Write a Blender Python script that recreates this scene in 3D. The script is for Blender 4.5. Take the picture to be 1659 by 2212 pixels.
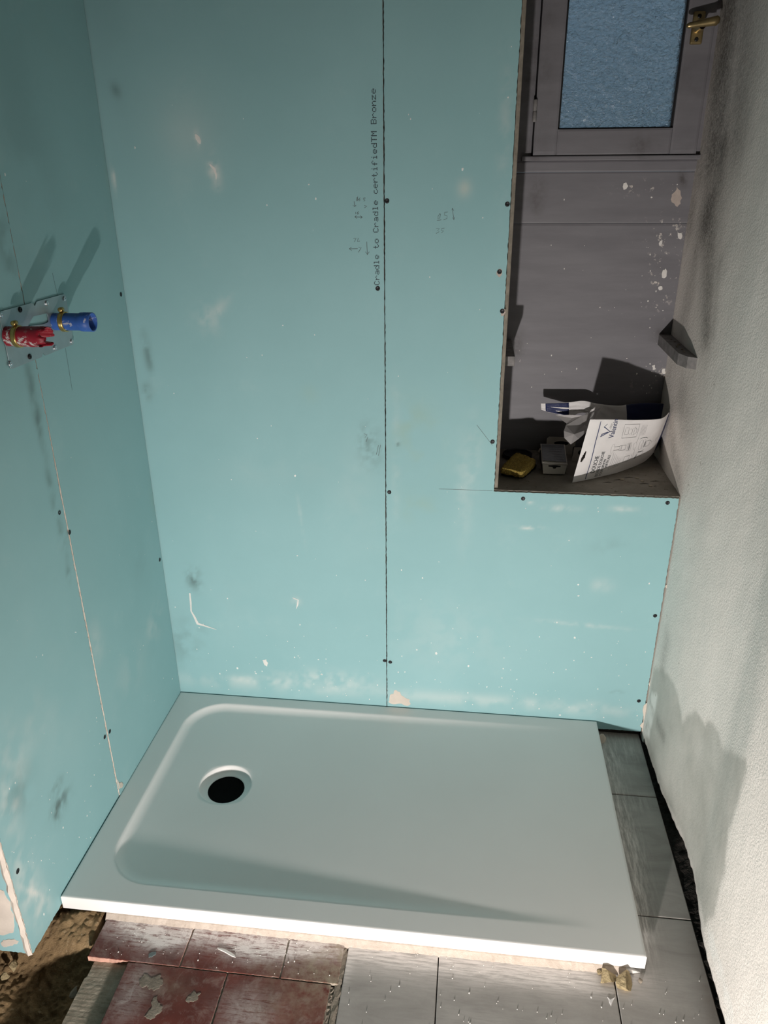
import bpy, bmesh, math, random
import numpy as np
from mathutils import Vector, Matrix

for o in list(bpy.data.objects):
    bpy.data.objects.remove(o)
scn = bpy.context.scene
COL = scn.collection

# ------------------------------------------------------------------ camera
F_PX, W_PX, H_PX = 1625.0, 1659.0, 2212.0
CAM_LOC = (0.81842, -1.73432, 1.42187)
CAM_ROT = (1.15535161, 0.00598, 0.11715139)
cd = bpy.data.cameras.new('camera')
cd.sensor_fit = 'VERTICAL'
cd.sensor_height = 36.0
cd.lens = F_PX / H_PX * 36.0
cd.clip_start = 0.01
cam = bpy.data.objects.new('camera', cd)
COL.objects.link(cam)
cam.location = CAM_LOC
cam.rotation_euler = CAM_ROT
scn.camera = cam

# ------------------------------------------------------------------ world (dusk sky outside the small window)
wd = bpy.data.worlds.new('dusk')
scn.world = wd
wd.use_nodes = True
bg = wd.node_tree.nodes['Background']
wt = wd.node_tree
geo = wt.nodes.new('ShaderNodeTexCoord')
sep = wt.nodes.new('ShaderNodeSeparateXYZ')
wr_ = wt.nodes.new('ShaderNodeValToRGB')
wr_.color_ramp.elements[0].position = 0.42
wr_.color_ramp.elements[1].position = 0.72
wr_.color_ramp.elements[0].color = (0.13, 0.17, 0.19, 1)
wr_.color_ramp.elements[1].color = (0.26, 0.36, 0.47, 1)
mad = wt.nodes.new('ShaderNodeMath')
mad.operation = 'MULTIPLY_ADD'
mad.inputs[1].default_value = 0.5
mad.inputs[2].default_value = 0.5
wt.links.new(geo.outputs['Generated'], sep.inputs[0])
wt.links.new(sep.outputs['Z'], mad.inputs[0])
wt.links.new(mad.outputs[0], wr_.inputs['Fac'])
wt.links.new(wr_.outputs['Color'], bg.inputs['Color'])
bg.inputs['Strength'].default_value = 0.62

# ------------------------------------------------------------------ work lamp standing on the floor behind the camera
LAMP = (0.67, -1.97, 0.158)
ld = bpy.data.lights.new('work_lamp_light', 'SPOT')
ld.shadow_soft_size = 0.024
ld.energy = 132.0
ld.color = (1.0, 0.945, 0.905)
ld.spot_size = math.radians(126)
ld.spot_blend = 1.0
lo = bpy.data.objects.new('work_lamp_light', ld)
COL.objects.link(lo)
lo.location = LAMP
lo.rotation_euler = (Vector((0.95, 0.0, 0.02)) - Vector(LAMP)).to_track_quat('-Z', 'Y').to_euler()

vs = scn.view_settings
vs.view_transform = 'Standard'
vs.look = 'None'
vs.exposure = 0.0
vs.gamma = 1.0
vs.use_curve_mapping = False

# ================================================================== helpers
RNG = random.Random(11)
CAMV = np.array(CAM_LOC)
_R = np.array(Matrix(cam.rotation_euler.to_matrix()))


def at(u, v, ax, val):
    """point where the sight line through a photo pixel meets a known plane of the room"""
    d = _R @ np.array([(u - W_PX / 2) / F_PX, -(v - H_PX / 2) / F_PX, -1.0])
    return CAMV + d * ((val - CAMV[ax]) / d[ax])


def PX(u, v, x=0.0): return at(u, v, 0, x)
def PY(u, v, y=0.0): return at(u, v, 1, y)
def PZ(u, v, z=0.0): return at(u, v, 2, z)


def vnoise(x, y, s=1.0, seed=0):
    """smooth value noise in 0..1 on numpy arrays"""
    x = np.asarray(x, float) * s + 37.7 * seed
    y = np.asarray(y, float) * s + 17.3 * seed
    xi, yi = np.floor(x), np.floor(y)
    fx, fy = x - xi, y - yi
    fx, fy = fx * fx * (3 - 2 * fx), fy * fy * (3 - 2 * fy)

    def h(a, b):
        t = np.sin(a * 127.1 + b * 311.7 + seed * 74.7) * 43758.5453
        return t - np.floor(t)
    return (h(xi, yi) * (1 - fx) + h(xi + 1, yi) * fx) * (1 - fy) + (h(xi, yi + 1) * (1 - fx) + h(xi + 1, yi + 1) * fx) * fy


def fbm(x, y, s=1.0, seed=0, n=4):
    t = 0
    a = 0.5
    for k in range(n):
        t = t + a * vnoise(x, y, s * 2 ** k, seed + k)
        a *= 0.5
    return t / (1 - 0.5 ** n)


# ------------------------------------------------------------------ materials
class NT:
    def __init__(s, name):
        s.m = bpy.data.materials.new(name)
        s.m.use_nodes = True
        s.t = s.m.node_tree
        s.b = s.t.nodes['Principled BSDF']
        s.co = None

    def n(s, typ, **kw):
        nd = s.t.nodes.new(typ)
        for k, v in kw.items():
            setattr(nd, k, v)
        return nd

    def l(s, a, b): s.t.links.new(a, b)

    def coord(s, scale=(1, 1, 1), rot=(0, 0, 0), kind='Object'):
        tc = s.n('ShaderNodeTexCoord')
        mp = s.n('ShaderNodeMapping')
        mp.inputs['Scale'].default_value = scale
        mp.inputs['Rotation'].default_value = rot
        if kind == 'World':
            g = s.n('ShaderNodeNewGeometry')
            s.l(g.outputs['Position'], mp.inputs['Vector'])
        else:
            s.l(tc.outputs[kind], mp.inputs['Vector'])
        return mp.outputs['Vector']

    def noise(s, scale=5, detail=4, rough=.55, vec=None, dist=0.0):
        nd = s.n('ShaderNodeTexNoise')
        nd.inputs['Scale'].default_value = scale
        nd.inputs['Detail'].default_value = detail
        nd.inputs['Roughness'].default_value = rough
        nd.inputs['Distortion'].default_value = dist
        if vec is not None:
            s.l(vec, nd.inputs['Vector'])
        return nd.outputs['Fac']

    def ramp(s, fac, p0, p1, c0=(0, 0, 0, 1), c1=(1, 1, 1, 1)):
        r = s.n('ShaderNodeValToRGB')
        r.color_ramp.elements[0].position = p0
        r.color_ramp.elements[1].position = p1
        r.color_ramp.elements[0].color = c0
        r.color_ramp.elements[1].color = c1
        s.l(fac, r.inputs['Fac'])
        return r.outputs['Color']

    def mix(s, fac, a, b, typ='MIX'):
        m = s.n('ShaderNodeMix', data_type='RGBA', blend_type=typ)
        for sock, val in ((m.inputs['Factor'], fac), (m.inputs['A'], a), (m.inputs['B'], b)):
            if isinstance(val, (int, float)):
                sock.default_value = val
            elif isinstance(val, tuple):
                sock.default_value = val if len(val) == 4 else val + (1,)
            else:
                s.l(val, sock)
        return m.outputs['Result']

    def math(s, op, a, b=0.0):
        m = s.n('ShaderNodeMath', operation=op)
        for i, v in enumerate((a, b)):
            if isinstance(v, (int, float)):
                m.inputs[i].default_value = v
            else:
                s.l(v, m.inputs[i])
        return m.outputs[0]

    def attr(s, name):
        a = s.n('ShaderNodeAttribute', attribute_name=name)
        sp = s.n('ShaderNodeSeparateColor')
        s.l(a.outputs['Color'], sp.inputs['Color'])
        return sp.outputs

    def set(s, col=None, rough=None, metal=None, spec=None):
        for k, v in (('Base Color', col), ('Roughness', rough), ('Metallic', metal), ('Specular IOR Level', spec)):
            if v is None:
                continue
            if isinstance(v, tuple):
                s.b.inputs[k].default_value = v if len(v) == 4 else v + (1,)
            elif isinstance(v, (int, float)):
                s.b.inputs[k].default_value = v
            else:
                s.l(v, s.b.inputs[k])

    def bump(s, h, strength=.3, dist=.002):
        b = s.n('ShaderNodeBump')
        b.inputs['Strength'].default_value = strength
        b.inputs['Distance'].default_value = dist
        s.l(h, b.inputs['Height'])
        s.l(b.outputs['Normal'], s.b.inputs['Normal'])


def mat_plain(name, col, rough=.6, var=.12, scale=20, metal=0, bump=0, bscale=200, bdist=.001, spec=.4):
    m = NT(name)
    v = m.coord(kind='World')
    f = m.noise(scale, 5, .6, v)
    c0 = tuple(c * (1 - var) for c in col)
    c1 = tuple(min(1, c * (1 + var)) for c in col)
    m.set(m.ramp(f, .3, .7, c0 + (1,), c1 + (1,)), rough, metal, spec)
    if bump:
        m.bump(m.noise(bscale, 3, .6, v), bump, bdist)
    return m.m


def mat_teal():
    m = NT('moisture_board_paper')
    v = m.coord(kind='World')
    base = m.ramp(m.noise(2.2, 5, .6, v), .3, .72, (.272, .478, .498, 1), (.314, .528, .550, 1))
    fib = m.noise(420, 2, .7, v)
    base = m.mix(m.math('MULTIPLY', fib, .12), base, (.42, .62, .58))
    dust = m.ramp(m.noise(9, 6, .7, v), .58, .85)
    base = m.mix(m.math('MULTIPLY', dust, .14), base, (.62, .72, .68))
    ch = m.attr('stain')
    base = m.mix(m.math('MULTIPLY', ch[2], m.noise(30, 4, .6, v)), base, (.36, .44, .27))
    base = m.mix(ch[1], base, (.72, .74, .70))
    base = m.mix(ch[0], base, (.10, .14, .13))
    m.set(base, .72, 0, .25)
    m.bump(fib, .10, .0006)
    return m.m


def mat_gypsum():
    m = NT('broken_gypsum')
    v = m.coord(kind='World')
    c = m.ramp(m.noise(60, 5, .7, v), .3, .7, (.46, .40, .33, 1), (.74, .69, .62, 1))
    m.set(c, .9, 0, .2)
    m.bump(m.noise(150, 5, .7, v), .7, .002)
    return m.m


def mat_plaster():
    m = NT('white_painted_plaster')
    v = m.coord(kind='World')
    ch = m.attr('stain')
    base = m.ramp(m.noise(3, 5, .6, v), .3, .7, (.81, .755, .695, 1), (.88, .825, .765, 1))
    fill = m.ramp(m.noise(7, 6, .65, v), .3, .7, (.44, .425, .38, 1), (.54, .52, .47, 1))
    base = m.mix(ch[1], base, fill)
    base = m.mix(ch[2], base, (.86, .83, .78))
    grime = m.ramp(m.noise(130, 6, .8, v), .34, .62)
    dirt = m.math('MULTIPLY', ch[0], m.math('ADD', .45, m.math('MULTIPLY', grime, .75)))
    base = m.mix(dirt, base, (.20, .185, .165))
    spot = m.ramp(m.noise(38, 2, .5, v), .76, .80)
    base = m.mix(m.math('MULTIPLY', spot, .5), base, (.30, .26, .20))
    m.set(base, .78, 0, .3)
    a = m.noise(210, 3, .6, v)
    bb = m.noise(35, 3, .5, v)
    rough = m.math('SUBTRACT', 1.0, m.math('MULTIPLY', ch[1], .85))
    h = m.math('ADD', m.math('MULTIPLY', a, rough), m.math('MULTIPLY', bb, .7))
    m.bump(h, .55, .0026)
    return m.m


def mat_tray():
    m = NT('white_mineral_resin')
    v = m.coord(kind='World')
    m.set(m.ramp(m.noise(4, 3, .5, v), .3, .7, (.86, .83, .805, 1), (.89, .86, .835, 1)), .42, 0, .35)
    m.bump(m.noise(900, 2, .5, v), .05, .0004)
    return m.m


def mat_red_tile():
    m = NT('red_quarry_tile')
    v = m.coord(kind='World')
    c = m.ramp(m.noise(9, 6, .65, v), .3, .72, (.105, .026, .020, 1), (.20, .046, .032, 1))
    # dusty film and trowel scrapes of dried adhesive
    film = m.ramp(m.noise(34, 7, .75, v, .6), .50, .72)
    c = m.mix(m.math('MULTIPLY', film, .52), c, (.42, .33, .29))
    ch = m.attr('stain')
    vs_ = m.coord((14, 120, 1), (0, 0, math.radians(9)), 'World')
    scr = m.ramp(m.noise(1.6, 7, .8, vs_), .42, .50)
    blot = m.ramp(m.noise(30, 6, .75, v, .4), .46, .56)
    sm = m.math('MULTIPLY', ch[1], m.math('ADD', m.math('MULTIPLY', scr, .8), m.math('ADD', .06, m.math('MULTIPLY', blot, .5))))
    c = m.mix(sm, c, (.84, .78, .75))
    c = m.mix(m.math('MULTIPLY', ch[2], m.ramp(m.noise(45, 6, .7, v), .32, .62)), c, (.36, .30, .22))
    m.set(c, m.math('ADD', .38, m.math('MULTIPLY', film, .3)), 0, .4)
    m.bump(m.math('ADD', m.noise(60, 4, .6, v), sm), .25, .0012)
    return m.m


def mat_grey_tile():
    m = NT('grey_stone_tile')
    v = m.coord(kind='World')
    vst = m.coord((3, 9, 1), (0, 0, .25), 'World')
    c = m.ramp(m.noise(2.6, 7, .65, vst, .7), .28, .75, (.27, .25, .232, 1), (.42, .395, .37, 1))
    fine = m.noise(260, 3, .7, v)
    c = m.mix(m.math('MULTIPLY', fine, .18), c, (.48, .45, .42))
    ch = m.attr('stain')
    vs_ = m.coord((12, 150, 1), (0, 0, math.radians(5)), 'World')
    vs2 = m.coord((90, 10, 1), (0, 0, math.radians(10)), 'World')
    scr = m.math('ADD', .10, m.ramp(m.noise(1.5, 6, .75, vs_), .34, .56))
    scr2 = m.ramp(m.noise(1.5, 6, .75, vs2), .44, .62)
    sm = m.math('ADD', m.math('MULTIPLY', ch[1], scr), m.math('MULTIPLY', ch[2], scr2))
    c = m.mix(m.math('MULTIPLY', sm, .9), c, (.84, .79, .75))
    c = m.mix(m.math('MULTIPLY', ch[0], m.noise(60, 5, .7, v)), c, (.34, .24, .17))
    m.set(c, .55, 0, .35)
    m.bump(m.math('ADD', m.noise(90, 4, .6, v), sm), .12, .001)
    return m.m


def mat_earth():
    m = NT('dry_brown_earth')
    v = m.coord(kind='World')
    c = m.ramp(m.noise(24, 7, .7, v), .28, .72, (.17, .11, .055, 1), (.44, .30, .16, 1))
    c = m.mix(m.ramp(m.noise(90, 4, .7, v), .60, .72), c, (.46, .35, .22))
    m.set(c, .95, 0, .15)
    m.bump(m.noise(130, 6, .75, v), .9, .006)
    return m.m


def mat_mortar(name='pale_mortar', c0=(.46, .385, .32), c1=(.62, .535, .46)):
    m = NT(name)
    v = m.coord(kind='World')
    m.set(m.ramp(m.noise(45, 6, .7, v), .3, .7, c0 + (1,), c1 + (1,)), .9, 0, .2)
    m.bump(m.noise(190, 5, .7, v), .6, .002)
    return m.m


def mat_grey_wood():
    m = NT('grey_painted_wood')
    v = m.coord(kind='World')
    vst = m.coord((2, 1, 12), (0, 0, 0), 'World')
    c = m.ramp(m.noise(2.5, 6, .6, vst), .3, .72, (.172, .166, .180, 1), (.218, .212, .226, 1))
    ch = m.attr('stain')
    c = m.mix(m.math('MULTIPLY', ch[0], m.ramp(m.noise(40, 6, .75, v), .3, .65)), c, (.045, .035, .028))
    # chipped paint flecks
    n1 = m.ramp(m.noise(55, 4, .7, v), .60, .63)
    c = m.mix(m.math('MULTIPLY', ch[1], n1), c, (.74, .68, .62))
    m.set(c, .55, 0, .35)
    m.bump(m.noise(2.5, 5, .6, m.coord((40, 40, 3), (0, 0, 0), 'World')), .12, .001)
    return m.m


def mat_sill():
    m = NT('dusty_sill_paint')
    v = m.coord(kind='World')
    c = m.ramp(m.noise(14, 6, .65, v), .3, .7, (.20, .18, .15, 1), (.31, .285, .245, 1))
    c = m.mix(m.ramp(m.noise(60, 5, .7, v), .60, .68), c, (.13, .11, .09))
    m.set(c, .8, 0, .2)
    m.bump(m.noise(120, 5, .7, v), .4, .0015)
    return m.m


def mat_glass():
    m = NT('textured_window_glass')
    v = m.coord(kind='World')
    n = m.t.nodes
    n.remove(m.b)
    g = m.n('ShaderNodeBsdfPrincipled')
    g.inputs['Base Color'].default_value = (.68, .80, .86, 1)
    g.inputs['Roughness'].default_value = .12
    g.inputs['IOR'].default_value = 1.5
    g.inputs['Transmission Weight'].default_value = 1.0
    m.b = g
    m.l(g.outputs[0], n['Material Output'].inputs['Surface'])
    vst = m.coord((1, 1, 1.5), (0, 0, 0), 'World')
    h = m.math('ADD', m.math('MULTIPLY', m.noise(95, 4, .6, vst, 1.0), .35), m.noise(26, 3, .5, v, .8))
    m.bump(h, 1.0, .009)
    return m.m


M = dict(
    teal=mat_teal(), gypsum=mat_gypsum(), plaster=mat_plaster(), tray=mat_tray(), red=mat_red_tile(), grey=mat_grey_tile(),
    earth=mat_earth(), mortar=mat_mortar(), wood=mat_grey_wood(), sill=mat_sill(), glass=mat_glass(),
    mortar_grey=mat_mortar('grey_mortar', (.20, .165, .13), (.33, .285, .23)),
    bed=mat_mortar('ridged_adhesive', (.30, .25, .19), (.46, .40, .32)),
    cavity=mat_plain('black_crack_grit', (.018, .016, .014), .95, .5, 80, bump=.8, bscale=160, bdist=.006, spec=.1),
    backing=mat_plain('rough_wall_core', (.045, .04, .035), .95, .2, 20, spec=.1),
    white_paint=mat_plain('white_paint_fleck', (.80, .81, .78), .8, .06, 60),
    plaster_dab=mat_plain('white_plaster_dab', (.80, .77, .73), .85, .08, 60, bump=.4),
    bare=mat_plain('bared_plaster', (.52, .44, .39), .85, .12, 50, bump=.4),
    pencil=mat_plain('pencil_graphite', (.09, .115, .115), .6, .25, 300),
    ink=mat_plain('print_ink', (.035, .05, .06), .7, .3, 700),
    black=mat_plain('black_hole', (.004, .004, .004), .9, .2, 50, spec=.05),
    screw=mat_plain('phosphated_screw', (.022, .022, .024), .45, .2, 50, metal=.5),
    zinc=mat_plain('zinc_screw', (.62, .63, .66), .28, .1, 60, metal=1.0),
    plate=mat_plain('galvanised_plate', (.36, .43, .45), .42, .08, 25, metal=.55),
    brass=mat_plain('brass_clamp', (.55, .37, .13), .30, .15, 60, metal=.9),
    handle=mat_plain('worn_brass_handle', (.42, .32, .16), .34, .2, 40, metal=.85),
    paper=mat_plain('white_packaging_paper', (.78, .755, .745), .6, .04, 30, bump=.2, bscale=60, bdist=.001),
    navy=mat_plain('navy_print', (.014, .022, .085), .5, .12, 40),
    navy_ink=mat_plain('navy_ink_line', (.03, .045, .13), .6, .1, 40),
    grey_ink=mat_plain('grey_drawing_ink', (.24, .235, .24), .7, .1, 90),
    sponge=mat_plain('yellow_cellulose', (.50, .36, .10), 1.0, .45, 260, bump=1.0, bscale=330, bdist=.006, spec=.02),
    scourer=mat_plain('dark_scouring_pad', (.018, .019, .018), .95, .3, 200, bump=.9, bscale=300, bdist=.003, spec=.1),
    card=mat_plain('white_card', (.58, .545, .49), .7, .05, 30),
    card_film=mat_plain('clear_blister_film', (.17, .18, .19), .25, .2, 60, spec=.5),
    dark_plastic=mat_plain('black_plastic', (.012, .012, .013), .4, .2, 30),
    stone=mat_plain('lichen_rubble', (.33, .26, .15), .95, .35, 90, bump=.9, bscale=130, bdist=.005, spec=.1),
    cream=mat_plain('cream_plaster_patch', (.68, .60, .52), .9, .12, 14, bump=.3),
    pink=mat_plain('broken_terracotta', (.55, .31, .235), .9, .22, 50, bump=.5),
    wood_raw=mat_plain('worn_batten', (.21, .20, .195), .7, .3, 60, bump=.4),
)


def mat_pipe(name, col, wear):
    m = NT(name)
    v = m.coord(kind='World')
    c = m.ramp(m.noise(30, 4, .6, v), .3, .7, tuple(x * .8 for x in col) + (1,), col + (1,))
    w = m.ramp(m.noise(46, 5, .7, v, .5), .56, .62)
    d = m.ramp(m.noise(30, 5, .7, v), .60, .70)
    c = m.mix(m.math('MULTIPLY', w, wear), c, (.72, .68, .66))
    c = m.mix(m.math('MULTIPLY', d, .5), c, (.25, .23, .20))
    m.set(c, .45, 0, .4)
    m.bump(w, .2, .001)
    return m.m


M['blue'] = mat_pipe('blue_sleeve_plastic', (.045, .14, .50), .65)
M['red_pipe'] = mat_pipe('red_sleeve_plastic', (.36, .012, .030), .95)


# ------------------------------------------------------------------ objects
def tag(o, label=None, cat=None, group=None, kind=None):
    if label: o['label'] = label
    if cat: o['category'] = cat
    if group: o['group'] = group
    if kind: o['kind'] = kind
    return o


def empty(name, loc=(0, 0, 0)):
    o = bpy.data.objects.new(name, None)
    o.empty_display_size = .05
    COL.objects.link(o)
    o.location = loc
    return o


def link(name, me, mats, parent=None):
    o = bpy.data.objects.new(name, me)
    COL.objects.link(o)
    if not isinstance(mats, (list, tuple)):
        mats = [mats]
    if not me.materials:
        for m in mats:
            me.materials.append(M[m] if isinstance(m, str) else m)
    if parent is not None:
        o.parent = parent
        o.matrix_parent_inverse = Matrix.Translation(-_world(parent))
    return o


def _world(p):
    """every part keeps room coordinates, so an object's own location is its place in the room"""
    return Vector(p.location)


def mesh(name, verts, faces, mats, parent=None, smooth=False, midx=None):
    me = bpy.data.meshes.new(name)
    me.from_pydata([tuple(map(float, v)) for v in verts], [], [tuple(int(i) for i in f) for f in faces])
    if smooth:
        me.polygons.foreach_set('use_smooth', [True] * len(me.polygons))
    o = link(name, me, mats, parent)
    if midx is not None:
        me.polygons.foreach_set('material_index', midx)
    me.update()
    return o


def bm_obj(name, bm, mats, parent=None, smooth=False):
    bmesh.ops.recalc_face_normals(bm, faces=bm.faces)
    me = bpy.data.meshes.new(name)
    bm.to_mesh(me)
    bm.free()
    if smooth:
        me.polygons.foreach_set('use_smooth', [True] * len(me.polygons))
    return link(name, me, mats, parent)


def box_bm(x0, x1, y0, y1, z0, z1, bevel=0.0, seg=1):
    bm = bmesh.new()
    bmesh.ops.create_cube(bm, size=1)
    for v in bm.verts:
        v.co = Vector(((x0 + x1) / 2 + v.co.x * (x1 - x0), (y0 + y1) / 2 + v.co.y * (y1 - y0), (z0 + z1) / 2 + v.co.z * (z1 - z0)))
    if bevel:
        bmesh.ops.bevel(bm, geom=list(bm.edges), offset=bevel, segments=seg, affect='EDGES', profile=.6)
    return bm


def box(name, x0, x1, y0, y1, z0, z1, mats, parent=None, bevel=0.0, seg=1):
    return bm_obj(name, box_bm(x0, x1, y0, y1, z0, z1, bevel, seg), mats, parent)


def set_stain(o, cols):
    """cols: n x 3 per-vertex wear and tone masks"""
    a = o.data.attributes.new('stain', 'FLOAT_COLOR', 'POINT')
    c = np.ones((len(cols), 4), np.float32)
    c[:, :3] = np.clip(cols, 0, 1)
    a.data.foreach_set('color', c.ravel())


def poly_prism(name, pts, normal, thick, mat, parent, jitter=0.0, sub=0, dome=0.0):
    """thin raised dab: an outline on a surface, lifted by its own thickness"""
    P = [np.array(p, float) for p in pts]
    n = np.array(normal, float)
    for _ in range(sub):
        Q = []
        for i, p in enumerate(P):
            q = P[(i + 1) % len(P)]
            d = q - p
            L = np.linalg.norm(d)
            t = np.cross(n, d / max(L, 1e-9))
            Q += [p, (p + q) / 2 + t * RNG.uniform(-1, 1) * jitter * L]
        P = Q
    c = sum(P) / len(P)
    k = len(P)
    inner = [c + (p - c) * .72 for p in P]
    V = [p - n * .0004 for p in P] + [p + n * thick * .7 for p in P] + [p + n * (thick + dome) for p in inner]
    Fs = []
    for i in range(k):
        j = (i + 1) % k
        Fs += [(i, j, k + j, k + i), (k + i, k + j, 2 * k + j, 2 * k + i)]
    Fs.append(tuple(range(2 * k, 3 * k)))
    return mesh(name, V, Fs, mat, parent)


def ribbons(name, strokes, normal, thick, mat, parent):
    """pen, pencil or plaster strokes: polylines [(point, width), ...] as thin raised ribbons in one mesh"""
    V, Fs = [], []
    for st in strokes:
        pts = [np.array(p, float) for p, w in st]
        ws = [w for p, w in st]
        n = np.array(normal, float)
        b = len(V)
        for i, p in enumerate(pts):
            a = pts[max(i - 1, 0)]
            c = pts[min(i + 1, len(pts) - 1)]
            d = c - a
            d /= max(np.linalg.norm(d), 1e-9)
            t = np.cross(n, d) * ws[i] / 2
            V += [p + t + n * thick, p - t + n * thick]
        for i in range(len(pts) - 1):
            k = b + 2 * i
            Fs.append((k, k + 1, k + 3, k + 2))
    return mesh(name, V, Fs, mat, parent)


def curve_plate(name, loops, thick, fn, mats, parent, bevel=0.0):
    """flat plate with holes from 2D outlines; fn maps (a, b, c) to the room"""
    cu = bpy.data.curves.new(name, 'CURVE')
    cu.dimensions = '2D'
    cu.fill_mode = 'BOTH'
    cu.extrude = thick / 2
    for lp in loops:
        sp = cu.splines.new('POLY')
        sp.points.add(len(lp) - 1)
        for p, q in zip(sp.points, lp):
            p.co = (q[0], q[1], 0, 1)
        sp.use_cyclic_u = True
    to = bpy.data.objects.new(name, cu)
    COL.objects.link(to)
    dg = bpy.context.evaluated_depsgraph_get()
    me = bpy.data.meshes.new_from_object(to.evaluated_get(dg))
    bpy.data.objects.remove(to)
    for v in me.vertices:
        v.co = Vector(fn(v.co.x, v.co.y, v.co.z + thick / 2))
    bm = bmesh.new()
    bm.from_mesh(me)
    bmesh.ops.remove_doubles(bm, verts=bm.verts, dist=1e-5)
    me.materials.clear()
    bm.to_mesh(me)
    bm.free()
    me.name = name
    return link(name, me, mats, parent)


def text_geo(body, size):
    """letters as flat polygons: list of 2D vertices and faces"""
    cu = bpy.data.curves.new('t', 'FONT')
    cu.body = body
    cu.size = size
    cu.resolution_u = 2
    to = bpy.data.objects.new('t', cu)
    COL.objects.link(to)
    dg = bpy.context.evaluated_depsgraph_get()
    me = bpy.data.meshes.new_from_object(to.evaluated_get(dg))
    V = [(v.co.x, v.co.y) for v in me.vertices]
    Fs = [tuple(p.vertices) for p in me.polygons]
    bpy.data.objects.remove(to)
    bpy.data.meshes.remove(me)
    return V, Fs


def lathe(name, prof, mats, parent, origin, axis='Z', seg=32, smooth=True, cap0=False, cap1=False):
    V, Fs = [], []
    o = np.array(origin, float)
    for r, h in prof:
        for k in range(seg):
            a = 2 * math.pi * k / seg
            c, s = r * math.cos(a), r * math.sin(a)
            if axis == 'Z':
                V.append(o + (c, s, h))
            elif axis == 'X':
                V.append(o + (h, c, s))
            else:
                V.append(o + (c, -h, s))
    for i in range(len(prof) - 1):
        for k in range(seg):
            j = (k + 1) % seg
            Fs.append((i * seg + k, i * seg + j, (i + 1) * seg + j, (i + 1) * seg + k))
    if cap0: Fs.append(tuple(range(seg))[::-1])
    if cap1: Fs.append(tuple((len(prof) - 1) * seg + k for k in range(seg)))
    ob = mesh(name, V, Fs, mats, parent, smooth)
    bm = bmesh.new()
    bm.from_mesh(ob.data)
    bmesh.ops.recalc_face_normals(bm, faces=bm.faces)
    bm.to_mesh(ob.data)
    bm.free()
    return ob


def rock(name, c, r, mat, parent=None, seed=0, squash=(1, 1, 1), sub=2, rough=.35):
    bm = bmesh.new()
    bmesh.ops.create_icosphere(bm, subdivisions=sub, radius=1)
    rn = random.Random(seed)
    cuts = [(Vector((rn.uniform(-1, 1), rn.uniform(-1, 1), rn.uniform(-.6, 1))).normalized(), rn.uniform(.22, .55)) for _ in range(8)]
    for v in bm.verts:
        p = v.co.copy()
        for nrm, d in cuts:
            e = p.dot(nrm) - d
            if e > 0:
                p -= nrm * e
        p *= 1.25 * (1 + rn.uniform(-1, 1) * rough * .10)
        v.co = Vector((c[0] + p.x * r * squash[0], c[1] + p.y * r * squash[1], c[2] + p.z * r * squash[2]))
    return bm_obj(name, bm, mat, parent)


# ================================================================== dimensions (floor z = 0, back wall y = 0, left wall x = 0)
TOP = .045                     # tray top
XR = 1.326                     # right wall
SILL = .722
NB = .315                      # niche back
JOINT = .6145
NX = .8825                     # board edge at the niche
CEIL = 2.45
YF = -3.3                      # wall behind the camera
XL = -1.3


def stain_field(A, B, spots):
    """soft smudges and one painted highlight: (a, b, ra, rb, angle, channel, strength, noise scale) in wall coordinates"""
    out = np.zeros(A.shape + (3,))
    for a, b, ra, rb, ang, ch, st, ns in spots:
        da, db = A - a, B - b
        c, s = math.cos(ang), math.sin(ang)
        u, v = (da * c + db * s) / ra, (-da * s + db * c) / rb
        g = np.exp(-(u * u + v * v))
        if ns:
            g = g * np.clip((fbm(A, B, ns, int(ch * 7 + abs(a) * 50), 4) - .35) * 3.2, 0, 1)
        out[..., ch] += st * g
    return np.clip(out, 0, 1)


def board(name, parent, us, ws, keep, fn, back, spots, jag=0.0, label=None):
    """plasterboard sheet: finely divided paper face, raw gypsum edges; fn(u, w, depth)"""
    us, ws = np.array(us), np.array(ws)
    U, Wg = np.meshgrid(us, ws, indexing='ij')
    nu, nw = U.shape
    used = {}
    V, Fs, mi, uv = [], [], [], []

    def vid(i, j):
        k = (i, j)
        if k not in used:
            used[k] = len(V)
            V.append([U[i, j], Wg[i, j]])
        return used[k]
    edges = {}
    for i in range(nu - 1):
        for j in range(nw - 1):
            if keep and not keep((us[i] + us[i + 1]) / 2, (ws[j] + ws[j + 1]) / 2):
                continue
            q = (vid(i, j), vid(i + 1, j), vid(i + 1, j + 1), vid(i, j + 1))
            Fs.append(q)
            for a, b in zip(q, q[1:] + q[:1]):
                edges[(a, b)] = 1
    V2 = np.array(V)
    st = stain_field(V2[:, 0], V2[:, 1], spots)
    bound = [(a, b) for (a, b) in edges if (b, a) not in edges]
    ring = sorted({i for e in bound for i in e})
    J = {i: (RNG.uniform(-jag, jag), RNG.uniform(-jag, jag)) for i in ring}
    P = []
    for i, (u, w) in enumerate(V2):
        du, dw = J.get(i, (0, 0))
        P.append(fn(u + du, w + dw, 0))
    nF = len(Fs)
    bk = {}
    fr = {}
    for i in ring:
        du, dw = J[i]
        fr[i] = len(P)
        P.append(fn(V2[i][0] + du, V2[i][1] + dw, 0.0003))
        bk[i] = len(P)
        P.append(fn(V2[i][0] + du * .3, V2[i][1] + dw * .3, back))
    for a, b in bound:
        Fs.append((fr[b], fr[a], bk[a], bk[b]))
    o = mesh(name, P, Fs, ['teal', 'gypsum'], parent, False, [0] * nF + [1] * (len(Fs) - nF))
    full = np.zeros((len(P), 3))
    full[:len(V2)] = st
    set_stain(o, full)
    if label: o['label'] = label
    return o


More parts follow.
